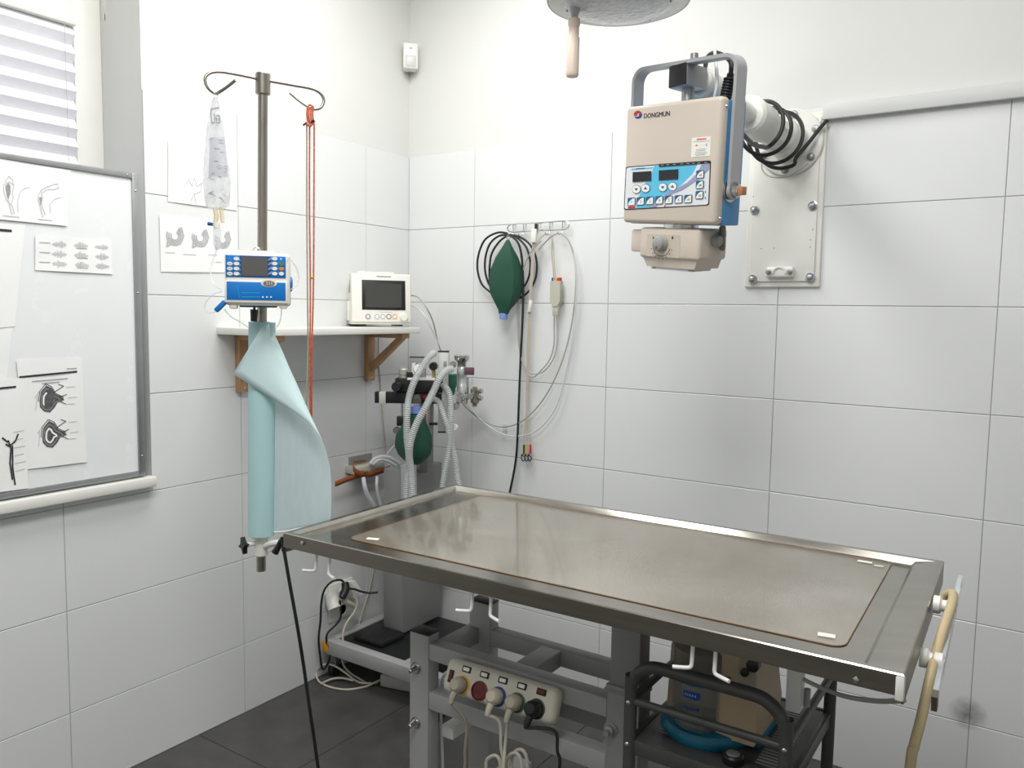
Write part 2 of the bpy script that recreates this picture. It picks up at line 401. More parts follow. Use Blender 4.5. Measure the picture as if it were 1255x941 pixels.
for z0, z1 in ((.556, .598), (.43, .475)):
    wb('rail', NX+.06, CX0, -1.118, -1.078, z0, z1); wb('rail', NX+.06, CX0+.02, -.962, -.925, z0, z1)
    wb('cross_rail', NX+.061, NX+.10, -1.078, -.962, z0, z1); wb('cross_rail', 1.275, 1.33, -1.078, -.962, z0, z1); wb('cross_rail', CX0-.03, CX0+.005, -1.078, -.962, z0, z1)
wb('base_rail', NX, 1.60, -1.12, -1.06, .10, .16); wb('base_rail', NX+.06, 1.60, -.965, -.925, .10, .16)
wb('side_strut', NX+.062, NX+.10, -1.07, -.97, .34, .37, WHITEM)
co = wb('lift_column', CX0, CX1, CY0, CY1, .05, .63, COLG); wb('inner_column', CX0+.004, CX1-.003, CY0+.004, CY1-.004, .63, .845, COLG, co)
B().lathe([(.016, 0), (.016, .003), (.011, .004), (.011, .012), (.006, .015), (.006, .024)], (CX0+.012, CY0, .535), (0, -1, 0), 14).out('bolt', COLG, tb)
wb('seam_collar', CX0-.002, CX1+.002, CY0-.002, CY1+.002, .615, .632, COLG, co, .001)
for x in (NX+.01, 1.52): wb('foot', x, x+.07, -1.33, -.66, .03, .085); 
for x in (NX+.045, 1.555):
    for y in (-1.29, -.70): B().lathe([(.025, 0), (.025, .012), (.01, .016), (.01, .034)], (x, y, 0), n=16).out('levelling_foot', RUBBER, tb)
wb('top_bracket', CX0-.12, CX1+.12, -1.10, -.92, .832, .845)
q = Y(967, 816, -1.12); q2 = Y(984, 872, -1.12)
B().bx(q.x, q2.x-.002, -1.135, -1.105, q2.z, .845, .003).out('hanging_bracket', WHITEM, tb)
B().cyl((q2.x+.006, -1.12, q2.z+.012), (q2.x+.006, -1.12, q2.z+.045), .006).out('bracket_bolt', ALU, tb)
B().tube([Y(984, 832, -1.12), Y(1005, 842, -1.12), Y(1035, 853, -1.15), Y(1075, 859, -1.2), Y(1108, 858, -1.27)], .0042, 8).out('conduit', CORDG, tb)
# right end clamps, bar and hose
CL = []
for px, py, yy in ((1150, 741, -.80), (1134, 806, -1.06)):
    q = X(px, py, 2.122); q.y = q.y
    B().lathe([(.006, 0), (.017, .001), (.017, .012), (.011, .016), (.011, .022), (.014, .024), (.014, .036), (.006, .04)], (2.113, q.y, q.z), (1, 0, 0), 16).out('clamp_knob', WHITEP, tb); CL.append(q)
p0 = Y(1174, 712, -.80); p1 = Y(1141, 862, -1.17); dv = (p1-p0)
nrm = Vector((0, -dv.z, dv.y)).normalized()
if nrm.z < 0: nrm = -nrm
bar = B().prism([p0+nrm*.014, p0-nrm*.014, p1-dv*.05-nrm*.014, p1-dv*.05+nrm*.014], (.008, 0, 0)).out('guide_bar', ACRYL, tb)
B().prism([p1-dv*.05+nrm*.014, p1-dv*.05-nrm*.014, p1-nrm*.014, p1+nrm*.014], (.009, 0, 0)).out('bar_end', STEELD, bar)
hp = [Y(1152, 737, -.86), Y(1160, 729, -.86), Y(1168, 728, -.88), Y(1166, 742, -.93), Y(1157, 768, -1.0), Y(1149, 795, -1.05), Y(1140, 830, -1.10), Y(1129, 880, -1.14), Y(1120, 915, -1.16), Y(1115, 945, -1.17)]
e_ = hp[-1]; hp += [Vector((e_.x-.01, e_.y-.01, .35)), Vector((e_.x-.03, e_.y-.02, .12)), Vector((e_.x-.10, e_.y-.03, .012))]
tag(B().tube(hp, .0085, 12).out('rubber_hose', TUBE), 'beige rubber hose looped over the clamps at the table right end', 'hose')

# protective film lying on the tray
mt_ = bpy.data.materials.new('film'); mt_.use_nodes = True; N = mt_.node_tree.nodes; L = mt_.node_tree.links
pb = N['Principled BSDF']; tc = N.new('ShaderNodeTexCoord'); nz = N.new('ShaderNodeTexNoise'); nz.inputs['Scale'].default_value = 3.2; nz.inputs['Detail'].default_value = 7; nz.inputs['Distortion'].default_value = .8
L.new(tc.outputs['Object'], nz.inputs['Vector'])
rp = N.new('ShaderNodeValToRGB'); rp.color_ramp.elements[0].position = .35; rp.color_ramp.elements[1].position = .7
rp.color_ramp.elements[0].color = (.44, .40, .33, 1); rp.color_ramp.elements[1].color = (.56, .53, .47, 1)
L.new(nz.outputs['Fac'], rp.inputs[0]); L.new(rp.outputs[0], pb.inputs['Base Color']); pb.inputs['Roughness'].default_value = .09; pb.inputs['Coat Weight'].default_value = 1; pb.inputs['Coat Roughness'].default_value = .06
n2 = N.new('ShaderNodeTexNoise'); n2.inputs['Scale'].default_value = 2.2; L.new(tc.outputs['Object'], n2.inputs['Vector'])
bp = N.new('ShaderNodeBump'); bp.inputs['Strength'].default_value = .25; bp.inputs['Distance'].default_value = .004; L.new(n2.outputs['Fac'], bp.inputs['Height']); L.new(bp.outputs[0], pb.inputs['Normal'])
tr = N.new('ShaderNodeBsdfTransparent'); mx = N.new('ShaderNodeMixShader'); mr = N.new('ShaderNodeMapRange'); mr.inputs['To Min'].default_value = .18; mr.inputs['To Max'].default_value = .40
L.new(nz.outputs['Fac'], mr.inputs[0]); L.new(mr.outputs[0], mx.inputs[0]); L.new(tr.outputs[0], mx.inputs[1]); L.new(pb.outputs[0], mx.inputs[2]); L.new(mx.outputs[0], N['Material Output'].inputs['Surface'])
FILM = mt_
fm = thing('protective_film', 'large clear brownish film sheet taped on the steel tabletop', 'table mat', None, TM_@Matrix.Translation((0, 0, ZF)))
c4 = [(MI@Z(a, b_, ZF)) for a, b_ in ((432, 659), (1042, 797), (1088, 689), (592, 606))]
x0 = (c4[0].x+c4[3].x)/2; x1 = (c4[1].x+c4[2].x)/2; y0 = max(-LY+.03, (c4[0].y+c4[1].y)/2-.006); y1 = min(LY-.032, (c4[2].y+c4[3].y)/2)
def rr(x0, x1, y0, y1, r, z, n=6):
    P = []
    for cx, cy, a in ((x1-r, y0+r, -PI/2), (x1-r, y1-r, 0), (x0+r, y1-r, PI/2), (x0+r, y0+r, PI)):
        for k in range(n+1): P.append(Vector((cx+r*math.cos(a+PI/2*k/n), cy+r*math.sin(a+PI/2*k/n), z)))
    return P
B().prism(rr(x0, x1, y0, y1, .025, .0004), (0, 0, .0016)).out('film_sheet', FILM, fm, True)
e = B(); R0 = rr(x0, x1, y0, y1, .025, .0012); e.tube(R0, .0011, 6, 1, True).out('film_edge', mat('film edge', (120, 88, 58), .5, var=.2), fm, True)
for px, py, a, sx, sy_ in ((457, 660, .3, .03, .014), (1060, 688, 0, .03, .012), (1013, 778, .15, .028, .016), (1077, 693, .2, .018, .006)):
    q = MI@Z(px, py, ZF+.003); B().box((q.x, q.y, .0026), (sx, sy_, .0008), (0, 0, a)).out('tape_piece', mat('white tape', (238, 232, 220), .6), fm, True)

# ================================================================== POWER STRIP on the near rail
pm = Matrix.Translation(Vector((1.282, -1.147, .558)))@Matrix.Rotation(math.radians(1.5), 4, 'Z')@Matrix.Rotation(math.radians(-24), 4, 'X')
ps = thing('power_strip', 'off white five socket power strip fixed to the table frame', 'power strip', None, pm)
B().box((0, 0, 0), (.30, .04, .078), None, .016, 3).out('strip_body', STRIPW, ps, True)
cols = [YELLOW, REDP, NAVY, mat('green ring', (20, 96, 70), .4), BLACK]
for k in range(5):
    x = -.094+.05*k; z = -.014
    r = B().lathe([(.0215, -.002), (.0215, .002), (.0185, .003), (.018, -.001)], (x, -.02, z), (0, -1, 0), 24).out('socket', cols[k], ps, True)
    B().lathe([(.0175, 0), (.0175, .0008)], (x, -.0205, z), (0, -1, 0), 20).out('socket_face', REDP if k == 1 else BLACK, r, True)
    sw = B().box((x+.004, -.0205, .0225), (.024, .003, .014), None, .001, 1).out('switch', BLACK, ps, True)
    B().box((x+.004, -.0225, .0225), (.016, .002, .008), None, .0005, 1).out('rocker', REDP if k == 4 else WHITEP, sw, True)
sw = B().box((-.128, -.0205, -.002), (.013, .003, .028), None, .001, 1).out('switch', BLACK, ps, True)
B().box((-.128, -.0225, -.002), (.008, .002, .02), None, .0005, 1).out('rocker', REDP, sw, True)
def strip_plug(k, mt, cord, down, label, ang=0):
    M = pm@Matrix.Translation((-.094+.05*k, -.0225, -.014))
    t = thing('power_plug', label, 'plug', None, M, 'plugs in the power strip')
    B().lathe([(.017, 0), (.0185, .012), (.0165, .024), (.011, .03), (.001, .031)], (0, 0, 0), (0, -1, 0), 20).out('plug_body', mt, t, True)
    B().tube([(0, -.016, -.008), (-.002, -.02, -.026), (-.003, -.02, -.042)], lambda f: .0095-.004*f, 10).out('strain_relief', mt, t, True)
    s0 = M@Vector((-.003, -.02, -.040)); P = [s0]+[Vector(p) for p in down]
    B().tube(P, .0036, 8).out('power_cord', cord, t)
fl_z = .006
strip_plug(0, mat('beige plug', (170, 162, 146), .5), mat('taupe cable', (150, 140, 122), .5), [Y(571, 885, -1.19), Y(570, 920, -1.19), Y(569, 945, -1.19), (1.19, -1.2, .2), (1.2, -1.24, fl_z)], 'taupe plug in the yellow ringed socket of the power strip')
strip_plug(2, mat('cream plug', (196, 188, 170), .5), CORDB, [Y(612, 885, -1.19), Y(614, 915, -1.19), Y(616, 945, -1.19), (1.30, -1.2, .2), (1.31, -1.24, fl_z)], 'cream plug in the blue ringed socket of the power strip')
strip_plug(3, mat('beige plug', (170, 162, 146), .5), CORDB, [Y(622, 885, -1.19), Y(619, 915, -1.19), Y(617, 945, -1.2), (1.32, -1.21, .2), (1.335, -1.26, fl_z)], 'beige plug in the green ringed socket of the power strip')
strip_plug(4, BLACK, RUBBER, [Y(679, 895, -1.19), Y(683, 920, -1.19), Y(685, 945, -1.19), (1.43, -1.2, .25), (1.45, -1.25, fl_z)], 'black plug in the rightmost socket of the power strip')
lp = [Y(596, 935, -1.18), Y(600, 928, -1.18), Y(608, 926, -1.18), Y(613, 935, -1.18), Y(613, 965, -1.18), Y(604, 975, -1.18), Y(597, 960, -1.18)]
lp2 = [Y(620, 938, -1.17), Y(624, 926, -1.17), Y(633, 923, -1.17), Y(639, 935, -1.17), Y(639, 965, -1.17), Y(630, 978, -1.17), Y(621, 965, -1.17)]
cb_ = thing('coiled_cable', 'bundle of coiled beige cable hanging below the power strip', 'cable', lp[4])
B().tube(lp, .004, 8, 6, True).out('cable_loop', CORDB, cb_); B().tube(lp2, .004, 8, 6, True).out('cable_loop', CORDB, cb_)
lp3 = [Vector(v)+Vector((.008, .01, .006)) for v in lp2]; B().tube(lp3, .004, 8, 6, True).out('cable_loop', CORDB, cb_)
B().torus(lp[3].lerp(lp2[0], .5)+Vector((0, .004, -.03)), (0, 0, 1), .022, .003, 20, 6).out('cable_tie', CORDB, cb_)
tag(B().tube([Y(553, 822, -1.135), Y(545, 826, -1.12)+Vector((0, .0, 0)), Y(541, 838, -1.07), (1.03, -1.05, .40), (1.03, -1.04, .20), (1.0, -1.02, .006)], .004, 8).out('strip_cord', CORDW), 'white supply cord leaving the left end of the power strip', 'cable')

# ================================================================== CART with suction pump
KX0, KX1, KY0, KY1 = 1.626, 1.926, -1.2, -.85; KT = .735; KS = .575
ct = thing('utility_cart', 'charcoal tubular metal cart standing under the right table end', 'cart', ((KX0+KX1)/2, (KY0+KY1)/2, 0))
def hoop(y):
    r = .062; P = [(KX0, y, .05), (KX0, y, KT-r-.02)]
    for k in range(1, 7): a = PI-PI/2*k/7; P.append((KX0+r+r*math.cos(a), y, KT-r+r*math.sin(a)))
    P.append((KX0+r+.02, y, KT)); P.append((KX1-r-.02, y, KT))
    for k in range(1, 7): a = PI/2-PI/2*k/7; P.append((KX1-r+r*math.cos(a), y, KT-r+r*math.sin(a)))
    P += [(KX1, y, KT-r-.02), (KX1, y, .05)]
    return P
for y in (KY0, KY1):
    B().tube(hoop(y), .0125, 12, 3).out('hoop', CARTG, ct)
    B().cyl((KX0, y, KS+.08), (KX1, y, KS+.08), .008, None, 12).out('cross_bar', CARTG, ct)
for x in (KX0, KX1):
    B().cyl((x, KY0, KS+.08), (x, KY1, KS+.08), .008, None, 12).out('side_rail', CARTG, ct)
    for y in (KY0, KY1):
        for z in (KS+.08, KS-.005): B().ball((x, y-.012, z), .005, (1, .7, 1), 10).out('screw', CHROME, ct)
        B().lathe([(.018, 0), (.018, .02), (.012, .024), (.012, .052)], (x, y, 0), n=14).out('castor', RUBBER, ct)
for z in (KS, .25):
    sh = B().bx(KX0+.004, KX1-.004, KY0+.004, KY1-.004, z-.004, z).out('shelf', CARTG, ct)
    B().bx(KX0, KX1, KY0-.004, KY0+.006, z-.028, z+.002, .001).bx(KX0, KX1, KY1-.006, KY1+.004, z-.028, z+.002, .001).bx(KX0-.004, KX0+.006, KY0, KY1, z-.028, z+.002, .001).bx(KX1-.006, KX1+.004, KY0, KY1, z-.028, z+.002, .001).out('shelf_rim', CARTG, sh)
    if z == KS:
        sl = B()
        for k in range(24):
            y = KY0+.06+k*.0115
            for x in (KX0+.03, KX1-.07): sl.bx(x, x+.045, y, y+.005, z, z+.0006)
        o = sl.out('vent_slots', mat('slot light', (150, 150, 146), .6), sh); o['kind'] = 'stuff'
# suction unit
sx, sy_, sz = 1.737, -1.072, KS
su = thing('suction_pump', 'beige and teal surgical suction pump with a smoky jar on the cart', 'suction pump', (sx, sy_, sz))
B().lathe([(.088, 0), (.092, .006), (.092, .018), (.086, .026), (.07, .028)], (sx, sy_, sz), n=36).out('base_ring', TEAL, su)
B().bx(sx-.09, sx+.115, sy_-.02, sy_+.125, sz, sz+.024, .008).out('base_plate', TEAL, su)
prof = [(-.086, .022), (.112, .022), (.116, .06), (.10, .17), (.07, .225), (-.06, .225), (-.08, .16)]
B().prism([(sx+a, sy_-.005, sz+c) for a, c in prof], (0, .12, 0)).out('housing', TAN, su)
prof2 = [(.036, .022), (.112, .022), (.116, .06), (.10, .17), (.072, .225), (.036, .225)]
B().prism([(sx+a, sy_-.055, sz+c) for a, c in prof2], (0, .05, 0)).out('side_housing', TAN, su)
JX = sx-.006
jr = B().lathe([(.001, .028), (.05, .028), (.055, .034), (.055, .12), (.05, .13), (.047, .13), (.051, .118), (.051, .036), (.001, .032)], (JX, sy_-.03, sz), n=32).out('jar', JAR, su)
B().lathe([(.001, .048), (.0505, .048), (.0505, .036), (.001, .036)], (JX, sy_-.03, sz), n=32).out('residue', mat('dark liquid', (60, 66, 68), .2), jr)
B().lathe([(.045, .122), (.058, .123), (.06, .132), (.06, .14), (.045, .144)], (JX, sy_-.03, sz), n=32).out('jar_collar', TEAL, su)
B().lathe([(.052, .144), (.056, .148), (.056, .185), (.045, .195), (.001, .198)], (JX, sy_-.03, sz), n=32).out('jar_lid', mat('smoked lid', (128, 124, 114), .3, alpha=.85), su)
q0 = Vector((JX, sy_-.03, sz))
def jarpt(a, z, r=.0556): return q0+Vector((r*math.sin(a), -r*math.cos(a), z))
B().grid([[jarpt(-.25+.6*i/6, z) for z in (.096, .11)] for i in range(7)]).out('jar_label', NAVY, jr)
for zz_, st in ((.117, '1.2L 1.2'),):
    pass
lt = B()
for i in range(5): lt.grid([[jarpt(-.2+.09*i+.03*k, z, .0559) for z in (.101, .105)] for k in (0, 1, 1.6)])
lt.out('label_lines', mat('pale blue', (150, 190, 220), .5), jr)
lt = B()
for i in range(6): lt.grid([[jarpt(-.24+.1*i+.035*k, z, .0559) for z in (.074, .078+.003*(i % 2))] for k in (0, 1, 1.7)])
lt.out('label_lines', NAVY, jr)
B().box((sx+.058, sy_-.04, sz+.135), (.018, .03, .03), None, .004).out('collar_latch', TEAL, su)
B().box((sx+.094, sy_-.056, sz+.168), (.034, .002, .07), None, .001, 1).out('control_plate', mat('control plate', (170, 162, 140), .5), su)
B().lathe([(.008, 0), (.008, .006), (.005, .008)], (sx+.09, sy_-.057, sz+.165), (0, -1, 0), 14).out('dial', BLACK, su)
B().box((sx+.088, sy_-.058, sz+.195), (.014, .003, .006), (0, -.6, 0), .0005, 1).out('red_mark', REDB, su)
B().lathe([(.012, 0), (.012, .018), (.009, .02)], (sx+.108, sy_-.056, sz+.187), (0, -1, 0), 14).out('selector_knob', BLACK, su)
kn = thing('black_knob_cap', 'small round black cap lying on the cart shelf front', 'cap', (1.822, -1.165, KS+.001))
B().lathe([(.001, 0), (.018, 0), (.02, .003), (.02, .014), (.017, .017), (.001, .017)], (1.822, -1.165, KS+.001), n=24).out('cap_body', BLACK, kn)
B().lathe([(.013, .017), (.013, .018), (.001, .0182)], (1.822, -1.165, KS+.001), n=20).out('cap_disc', COLG, kn)
# blue tweezers on a lower tray
tw = Z(1006, 928, .40)
sh = wb('instrument_tray', KX1+.001, KX1+.10, KY0+.06, KY1-.06, .375, .379, CARTG, ct, .001)
wb('tray_rim', KX1+.096, KX1+.1, KY0+.06, KY1-.06, .379, .395, CARTG, ct, .001)
tt = thing('tweezers', 'blue tweezers lying on the tray at the cart side', 'tweezers', (KX1+.05, -1.0, .379))
for k in (0, 1): B().tube([(KX1+.02, -1.06, .385), (KX1+.045, -1.03+.006*k, .387+.004*k), (KX1+.07, -.985+.012*k, .39+.004*k), (KX1+.08, -.96, .388)], .003, 8).out('arm', mat('tweezer blue', (20, 90, 190), .4), tt)

# ================================================================== INFUSION STAND on the table's left end
p_lo = Vector((.647, -1.3, .752)); p_hi = Vector((.674, -1.3, 1.925)); pd = (p_hi-p_lo).normalized()
def pp(z): return p_lo+pd*((z-p_lo.z)/pd.z)
iv = thing('infusion_stand', 'steel infusion pole with two hooks clamped to the table left end', 'iv stand', p_lo)
B().cyl(p_lo, p_hi, .0115, None, 20).out('pole', POLE, iv)
co = pp(1.945); B().cyl(pp(1.918), pp(1.967), .0175, None, 20, .002).out('collar', POLE, iv)
bd = Vector((.104, .195, 0)).normalized()
HZ = 1.952
def hb(d, dz, lat=0): return co*1+Vector((bd.x*d, bd.y*d, HZ-co.z+dz))+Vector((bd.y, -bd.x, 0))*lat
hl = [hb(0, 0), hb(-.06, .004), hb(-.10, .004), hb(-.122, -.004), hb(-.13, -.018), hb(-.124, -.036), hb(-.108, -.046), hb(-.10, -.044, .012), hb(-.085, -.034, .03), hb(-.07, -.022, .05)]
hr = [hb(0, 0), hb(.07, -.002), hb(.115, -.004), hb(.137, -.012), hb(.146, -.028), hb(.138, -.046), hb(.122, -.052), hb(.11, -.046, -.01), hb(.088, -.028, -.026), hb(.072, -.012, -.036)]
B().tube(hl, .0036, 10).out('hook', POLE, iv); B().tube(hr, .0036, 10).out('hook', POLE, iv)
B().cyl(pp(.792), pp(.838), .0165, None, 20, .002).out('clamp_sleeve', WHITEP, iv)
B().cyl(pp(.838), pp(.846), .024, None, 20, .002).out('roll_support', WHITEP, iv)
sk = pp(.838); kd = Vector((-.22, -.97, 0)).normalized()
kn = thing  # (name reuse guard)
B().cyl(sk+kd*.012-Vector((0, 0, .012)), sk+kd*.04-Vector((0, 0, .012)), .006, None, 10).out('knob_shaft', WHITEP, iv)
kc = sk+kd*.04-Vector((0, 0, .012)); u1 = Vector((0, 0, 1)); v1 = kd.cross(u1); st = []
for k in range(8):
    r = .021 if k % 2 == 0 else .008; a = 2*PI*k/8+.3; st.append(kc+u1*r*math.cos(a)+v1*r*math.sin(a))
B().prism(st, kd*.012).out('star_knob', BLACK, iv)
te = Y(352, 668, -1.31)
B().tube([pp(.812), pp(.812)+Vector((.05, 0, .02)), (.768, -1.302, .845)], .008, 10).out('clamp_arm', WHITEP, iv)
B().box((.765, -1.315, .848), (.016, .03, .04), None, .003).out('edge_clamp', ALU, iv)
lv = Y(344, 662, -1.335)
B().tube([lv, Y(341, 670, -1.337), Y(337, 677, -1.34)], lambda f: .005+.004*f, 10).out('clamp_lever', BLACK, iv)
cpts = [Y(345, 658, -1.335), Y(349, 680, -1.335), Y(355, 715, -1.33), Y(364, 765, -1.32), Y(372, 815, -1.30), Y(379, 865, -1.29), Y(385, 905, -1.28), Y(391, 945, -1.27)]
cpts += [Vector((cpts[-1].x+.02, -1.26, .2)), Vector((cpts[-1].x+.05, -1.25, .05)), Vector((cpts[-1].x+.12, -1.24, .006))]
tag(B().tube(cpts, .0042, 8).out('power_cable', RUBBER), 'black power cord hanging from the table left corner to the floor', 'cable')

# paper roll on the pole with the loose sheet
rb = pp(.846); rt = pp(1.378)
ro = thing('paper_roll', 'pale teal disposable sheet roll upright on the infusion pole', 'paper roll', rb)
b = B(); b.cyl(rb, rt, .0318, None, 36); b.out('roll', SHEET, ro)
B().lathe([(.0122, .0005), (.019, .0005), (.019, .001), (.0122, .001)], rt, pd, 24).out('core', mat('core card', (150, 190, 192), .8), ro)
nv = -FH; ref = pp(1.1)
def sp(x, y, off): return PL(x, y, ref+nv*off, nv)
SHB = mat('sheet outer side', (196, 222, 226), .75, var=.015, scale=5)
redge = [(331, 398), (343, 423), (354, 449), (366, 476), (379, 505), (392, 533), (400, 553), (404.5, 572), (406, 592), (406, 612), (405, 638)]
ledge = [(329, 398), (330, 423), (330, 449), (330, 476), (330, 505), (330, 533), (330, 555), (331, 576), (331, 598), (331, 622), (332, 651)]
G = []
for (lx, ly), (qx, qy) in zip(ledge, redge):
    row = []
    for k in range(9):
        f = k/8; x = lx+(qx-lx)*f; y = ly+(qy-ly)*f
        off = .012*math.sin(f*PI*1.4+.3)+.004*math.sin(f*9+ly*.03)-.012*f-.01
        row.append(sp(x, y, off))
    G.append(row)
TSH = bpy.data.materials.new('thin sheet'); TSH.use_nodes = True; N = TSH.node_tree.nodes; L = TSH.node_tree.links
d1 = N.new('ShaderNodeBsdfDiffuse'); d1.inputs[0].default_value = (lin(206), lin(226), lin(230), 1); d2 = N.new('ShaderNodeBsdfTranslucent'); d2.inputs[0].default_value = (lin(206), lin(226), lin(230), 1)
tr = N.new('ShaderNodeBsdfTransparent'); m1 = N.new('ShaderNodeMixShader'); m1.inputs[0].default_value = .35; m2 = N.new('ShaderNodeMixShader')
nz = N.new('ShaderNodeTexNoise'); nz.inputs['Scale'].default_value = 9; mr = N.new('ShaderNodeMapRange'); mr.inputs['To Min'].default_value = .80; mr.inputs['To Max'].default_value = .92; L.new(nz.outputs['Fac'], mr.inputs[0]); L.new(mr.outputs[0], m2.inputs[0])
L.new(d1.outputs[0], m1.inputs[1]); L.new(d2.outputs[0], m1.inputs[2]); L.new(tr.outputs[0], m2.inputs[1]); L.new(m1.outputs[0], m2.inputs[2]); L.new(m2.outputs[0], N['Material Output'].inputs['Surface'])
B().grid(G).out('loose_sheet', TSH, ro, angle=80)
# folded flap: from the fold edge over to the left corner
free = [(300, 424), (285, 458), (309, 473), (334, 488), (352, 499), (366, 508), (381, 519), (389, 529), (396, 541), (402, 556)]
fold = [(330, 396.5), (336, 409), (343, 423), (349, 437), (354, 449), (361, 464), (372, 489), (383, 514), (392, 533), (402, 556.5)]
free[0] = (316, 403)
free = [(321, 400), (303, 430), (285.5, 458), (303, 469.5), (320, 480), (338, 491), (358, 503), (378, 517), (391, 533), (402, 556)]
G = []
for i, ((lx, ly), (qx, qy)) in enumerate(zip(fold, free)):
    row = []
    for k in range(7):
        f = k/6; x = lx+(qx-lx)*f; y = ly+(qy-ly)*f
        off = .034*math.sin(min(1, f*1.3+.12)*PI/2)+.006*f
        if i > 6: off *= (9.3-i)/3
        ax_ = 316+4*(y-400)/250; dx_ = abs(x-ax_)/17
        o_ = off+.004-.012*(i/9)
        if dx_ < 1: o_ = max(o_, .0318*math.sqrt(1-dx_*dx_)+.006)
        row.append(sp(x, y, o_))
    G.append(row)
B().grid(G).out('folded_flap', mat('sheet light side', (202, 226, 228), .75, var=.015, scale=5), ro, angle=80, solid=.0006)
# bottom hem lying on the table rim
B().tube([sp(331, 652, -.004), sp(350, 651, 0), sp(375, 646, -.004), sp(398, 641, -.01)], .0022, 6).out('hem', mat('sheet hem', (222, 232, 234), .7), ro)

# infusion pump
yaw = math.radians(47); pc = CAM+ray(315, 343)*1.865
PM = frame(pc, yaw)
pu = thing('infusion_pump', 'blue and white infusion pump with grey screen on the pole', 'infusion pump', None, PM)
def lr(M, x0, y0, x1, y1, ly=0):
    a = LOC(M, x0, y0, ly); c = LOC(M, x1, y1, ly); return min(a.x, c.x), max(a.x, c.x), min(a.z, c.z), max(a.z, c.z)
def plate(M, par, name, x0, y0, x1, y1, mt, y=0, t=.001, bev=0, ly=0):
    a, c, d, e_ = lr(M, x0, y0, x1, y1, ly); return B().bx(a, c, y-t, y, d, e_, bev).out(name, mt, par, True)
def cr(x0, y0): return 255+x0/8.558, 290+y0/8.558
a, c, d, e_ = lr(PM, *cr(168, 160), *cr(858, 730))
B().bx(a, c, 0, .085, d, e_, .008, 3).out('case', CREAM, pu, True)
q = lr(PM, *cr(290, 140), *cr(700, 175)); B().bx(q[0], q[1], .012, .07, e_-.006, q[3]+.001, .005, 3).out('top_ridge', CREAM, pu, True)
plate(PM, pu, 'upper_panel', *cr(182, 190), *cr(816, 435), PBLUE, 0, .002, .0008)
plate(PM, pu, 'door', *cr(172, 452), *cr(835, 700), CREAM, 0, .004, .0015)
plate(PM, pu, 'door_panel', *cr(195, 470), *cr(815, 672), PBLUE, -.004, .001, .0004)
plate(PM, pu, 'screen_surround', *cr(335, 200), *cr(665, 425), PBLUED, -.002, .0006)
plate(PM, pu, 'screen', *cr(350, 207), *cr(625, 415), SCREEN, -.0026, .0006)
def btn(M, par, x, y, rx, rz, mt, yy, name='button', t=.0022, n=18):
    q = LOC(M, x, y); b = B(); pts = [Vector((q.x+rx*math.cos(2*PI*k/n), yy, q.z+rz*math.sin(2*PI*k/n))) for k in range(n)]
    return b.prism(pts, (0, -t, 0)).out(name, mt, par, True)
for yy in (232, 283, 335, 388):
    btn(PM, pu, *cr(300, yy), .0062, .0042, WHITEP, -.002); btn(PM, pu, *cr(700, yy), .0062, .0042, WHITEP, -.002)
for yy, mt in ((283, WHITEP), (335, WHITEP), (388, WHITEP)): btn(PM, pu, *cr(230, yy), .0062, .0042, mt, -.002)
for yy, mt in ((288, mat('green button', (92, 130, 84), .4)), (337, ORANGE), (388, WHITEP)): btn(PM, pu, *cr(770, yy), .0058, .0044, mt, -.002)
for yy in (283, 335, 388):
    plate(PM, pu, 'key_print', *cr(214, yy-4), *cr(246, yy+4), INKG, -.0042, .0003)
q = LOC(PM, *cr(768, 235)); B().prism([(q.x-.002, -.002, q.z-.0025), (q.x-.002, -.002, q.z+.0025), (q.x+.0025, -.002, q.z)], (0, -.0006, 0)).out('arrow_mark', WHITEP, pu, True)
q = LOC(PM, *cr(225, 232)); B().ribbon([(q.x-.004, -.0026, q.z+.001), (q.x, -.0026, q.z+.002), (q.x+.003, -.0026, q.z-.002)], .0008, (0, -1, 0)).out('bell_mark', CYAN, pu, True)
gl = B()
for yy in (240, 290, 340, 390):
    for x0, x1 in ((322, 345), (630, 668)):
        s_ = 1 if x0 < 400 else -1; P = [LOC(PM, *cr(x0, yy-12 if s_ > 0 else yy-2)), LOC(PM, *cr(x0, yy+12 if s_ > 0 else yy+10)), LOC(PM, *cr(x1, yy+14 if s_ > 0 else yy-2)), LOC(PM, *cr(x1, yy+6 if s_ > 0 else yy-28))]
        gl.prism([(p.x, -.0026, p.z) for p in P], (0, -.0004, 0))
gl.out('pointer_print', LILAC, pu, True)
btn(PM, pu, *cr(640, 490), .0175, .0085, CREAM, -.0045, 'latch_recess', .001, 24); btn(PM, pu, *cr(640, 490), .013, .006, mat('latch grey', (120, 112, 104), .4), -.0055, 'latch', .002, 24)
for k in range(3):
    q = LOC(PM, *cr(620+25*k, 490)); B().bx(q.x-.0006, q.x+.0006, -.0082, -.0075, q.z-.004, q.z+.004).out('latch_rib', CREAM, pu, True)
for xx in (577, 619, 661): plate(PM, pu, 'white_mark', *cr(xx-8, 625), *cr(xx+9, 640), WHITEP, -.005, .0004)
gl = B()
for k in range(2):
    q0_ = LOC(PM, *cr(355, 588+44*k)); q1_ = LOC(PM, *cr(545, 588+44*k)); gl.ribbon([(q0_.x, -.0052, q0_.z), (q1_.x, -.0052, q1_.z)], .0022, (0, -1, 0))
P = [LOC(PM, *cr(x, y)) for x, y in ((300, 510), (318, 545), (320, 580), (335, 640))]; gl.ribbon([(p.x, -.0052, p.z) for p in P], .0012, (0, -1, 0))
gl.out('faint_lettering', mat('faint print', (30, 150, 214), .4), pu, True)
a2 = lr(PM, *cr(320, 715), *cr(715, 745)); B().bx(a2[0], a2[1], .02, .06, a2[2], d+.004, .002).out('bottom_plate', TEAL, pu, True)
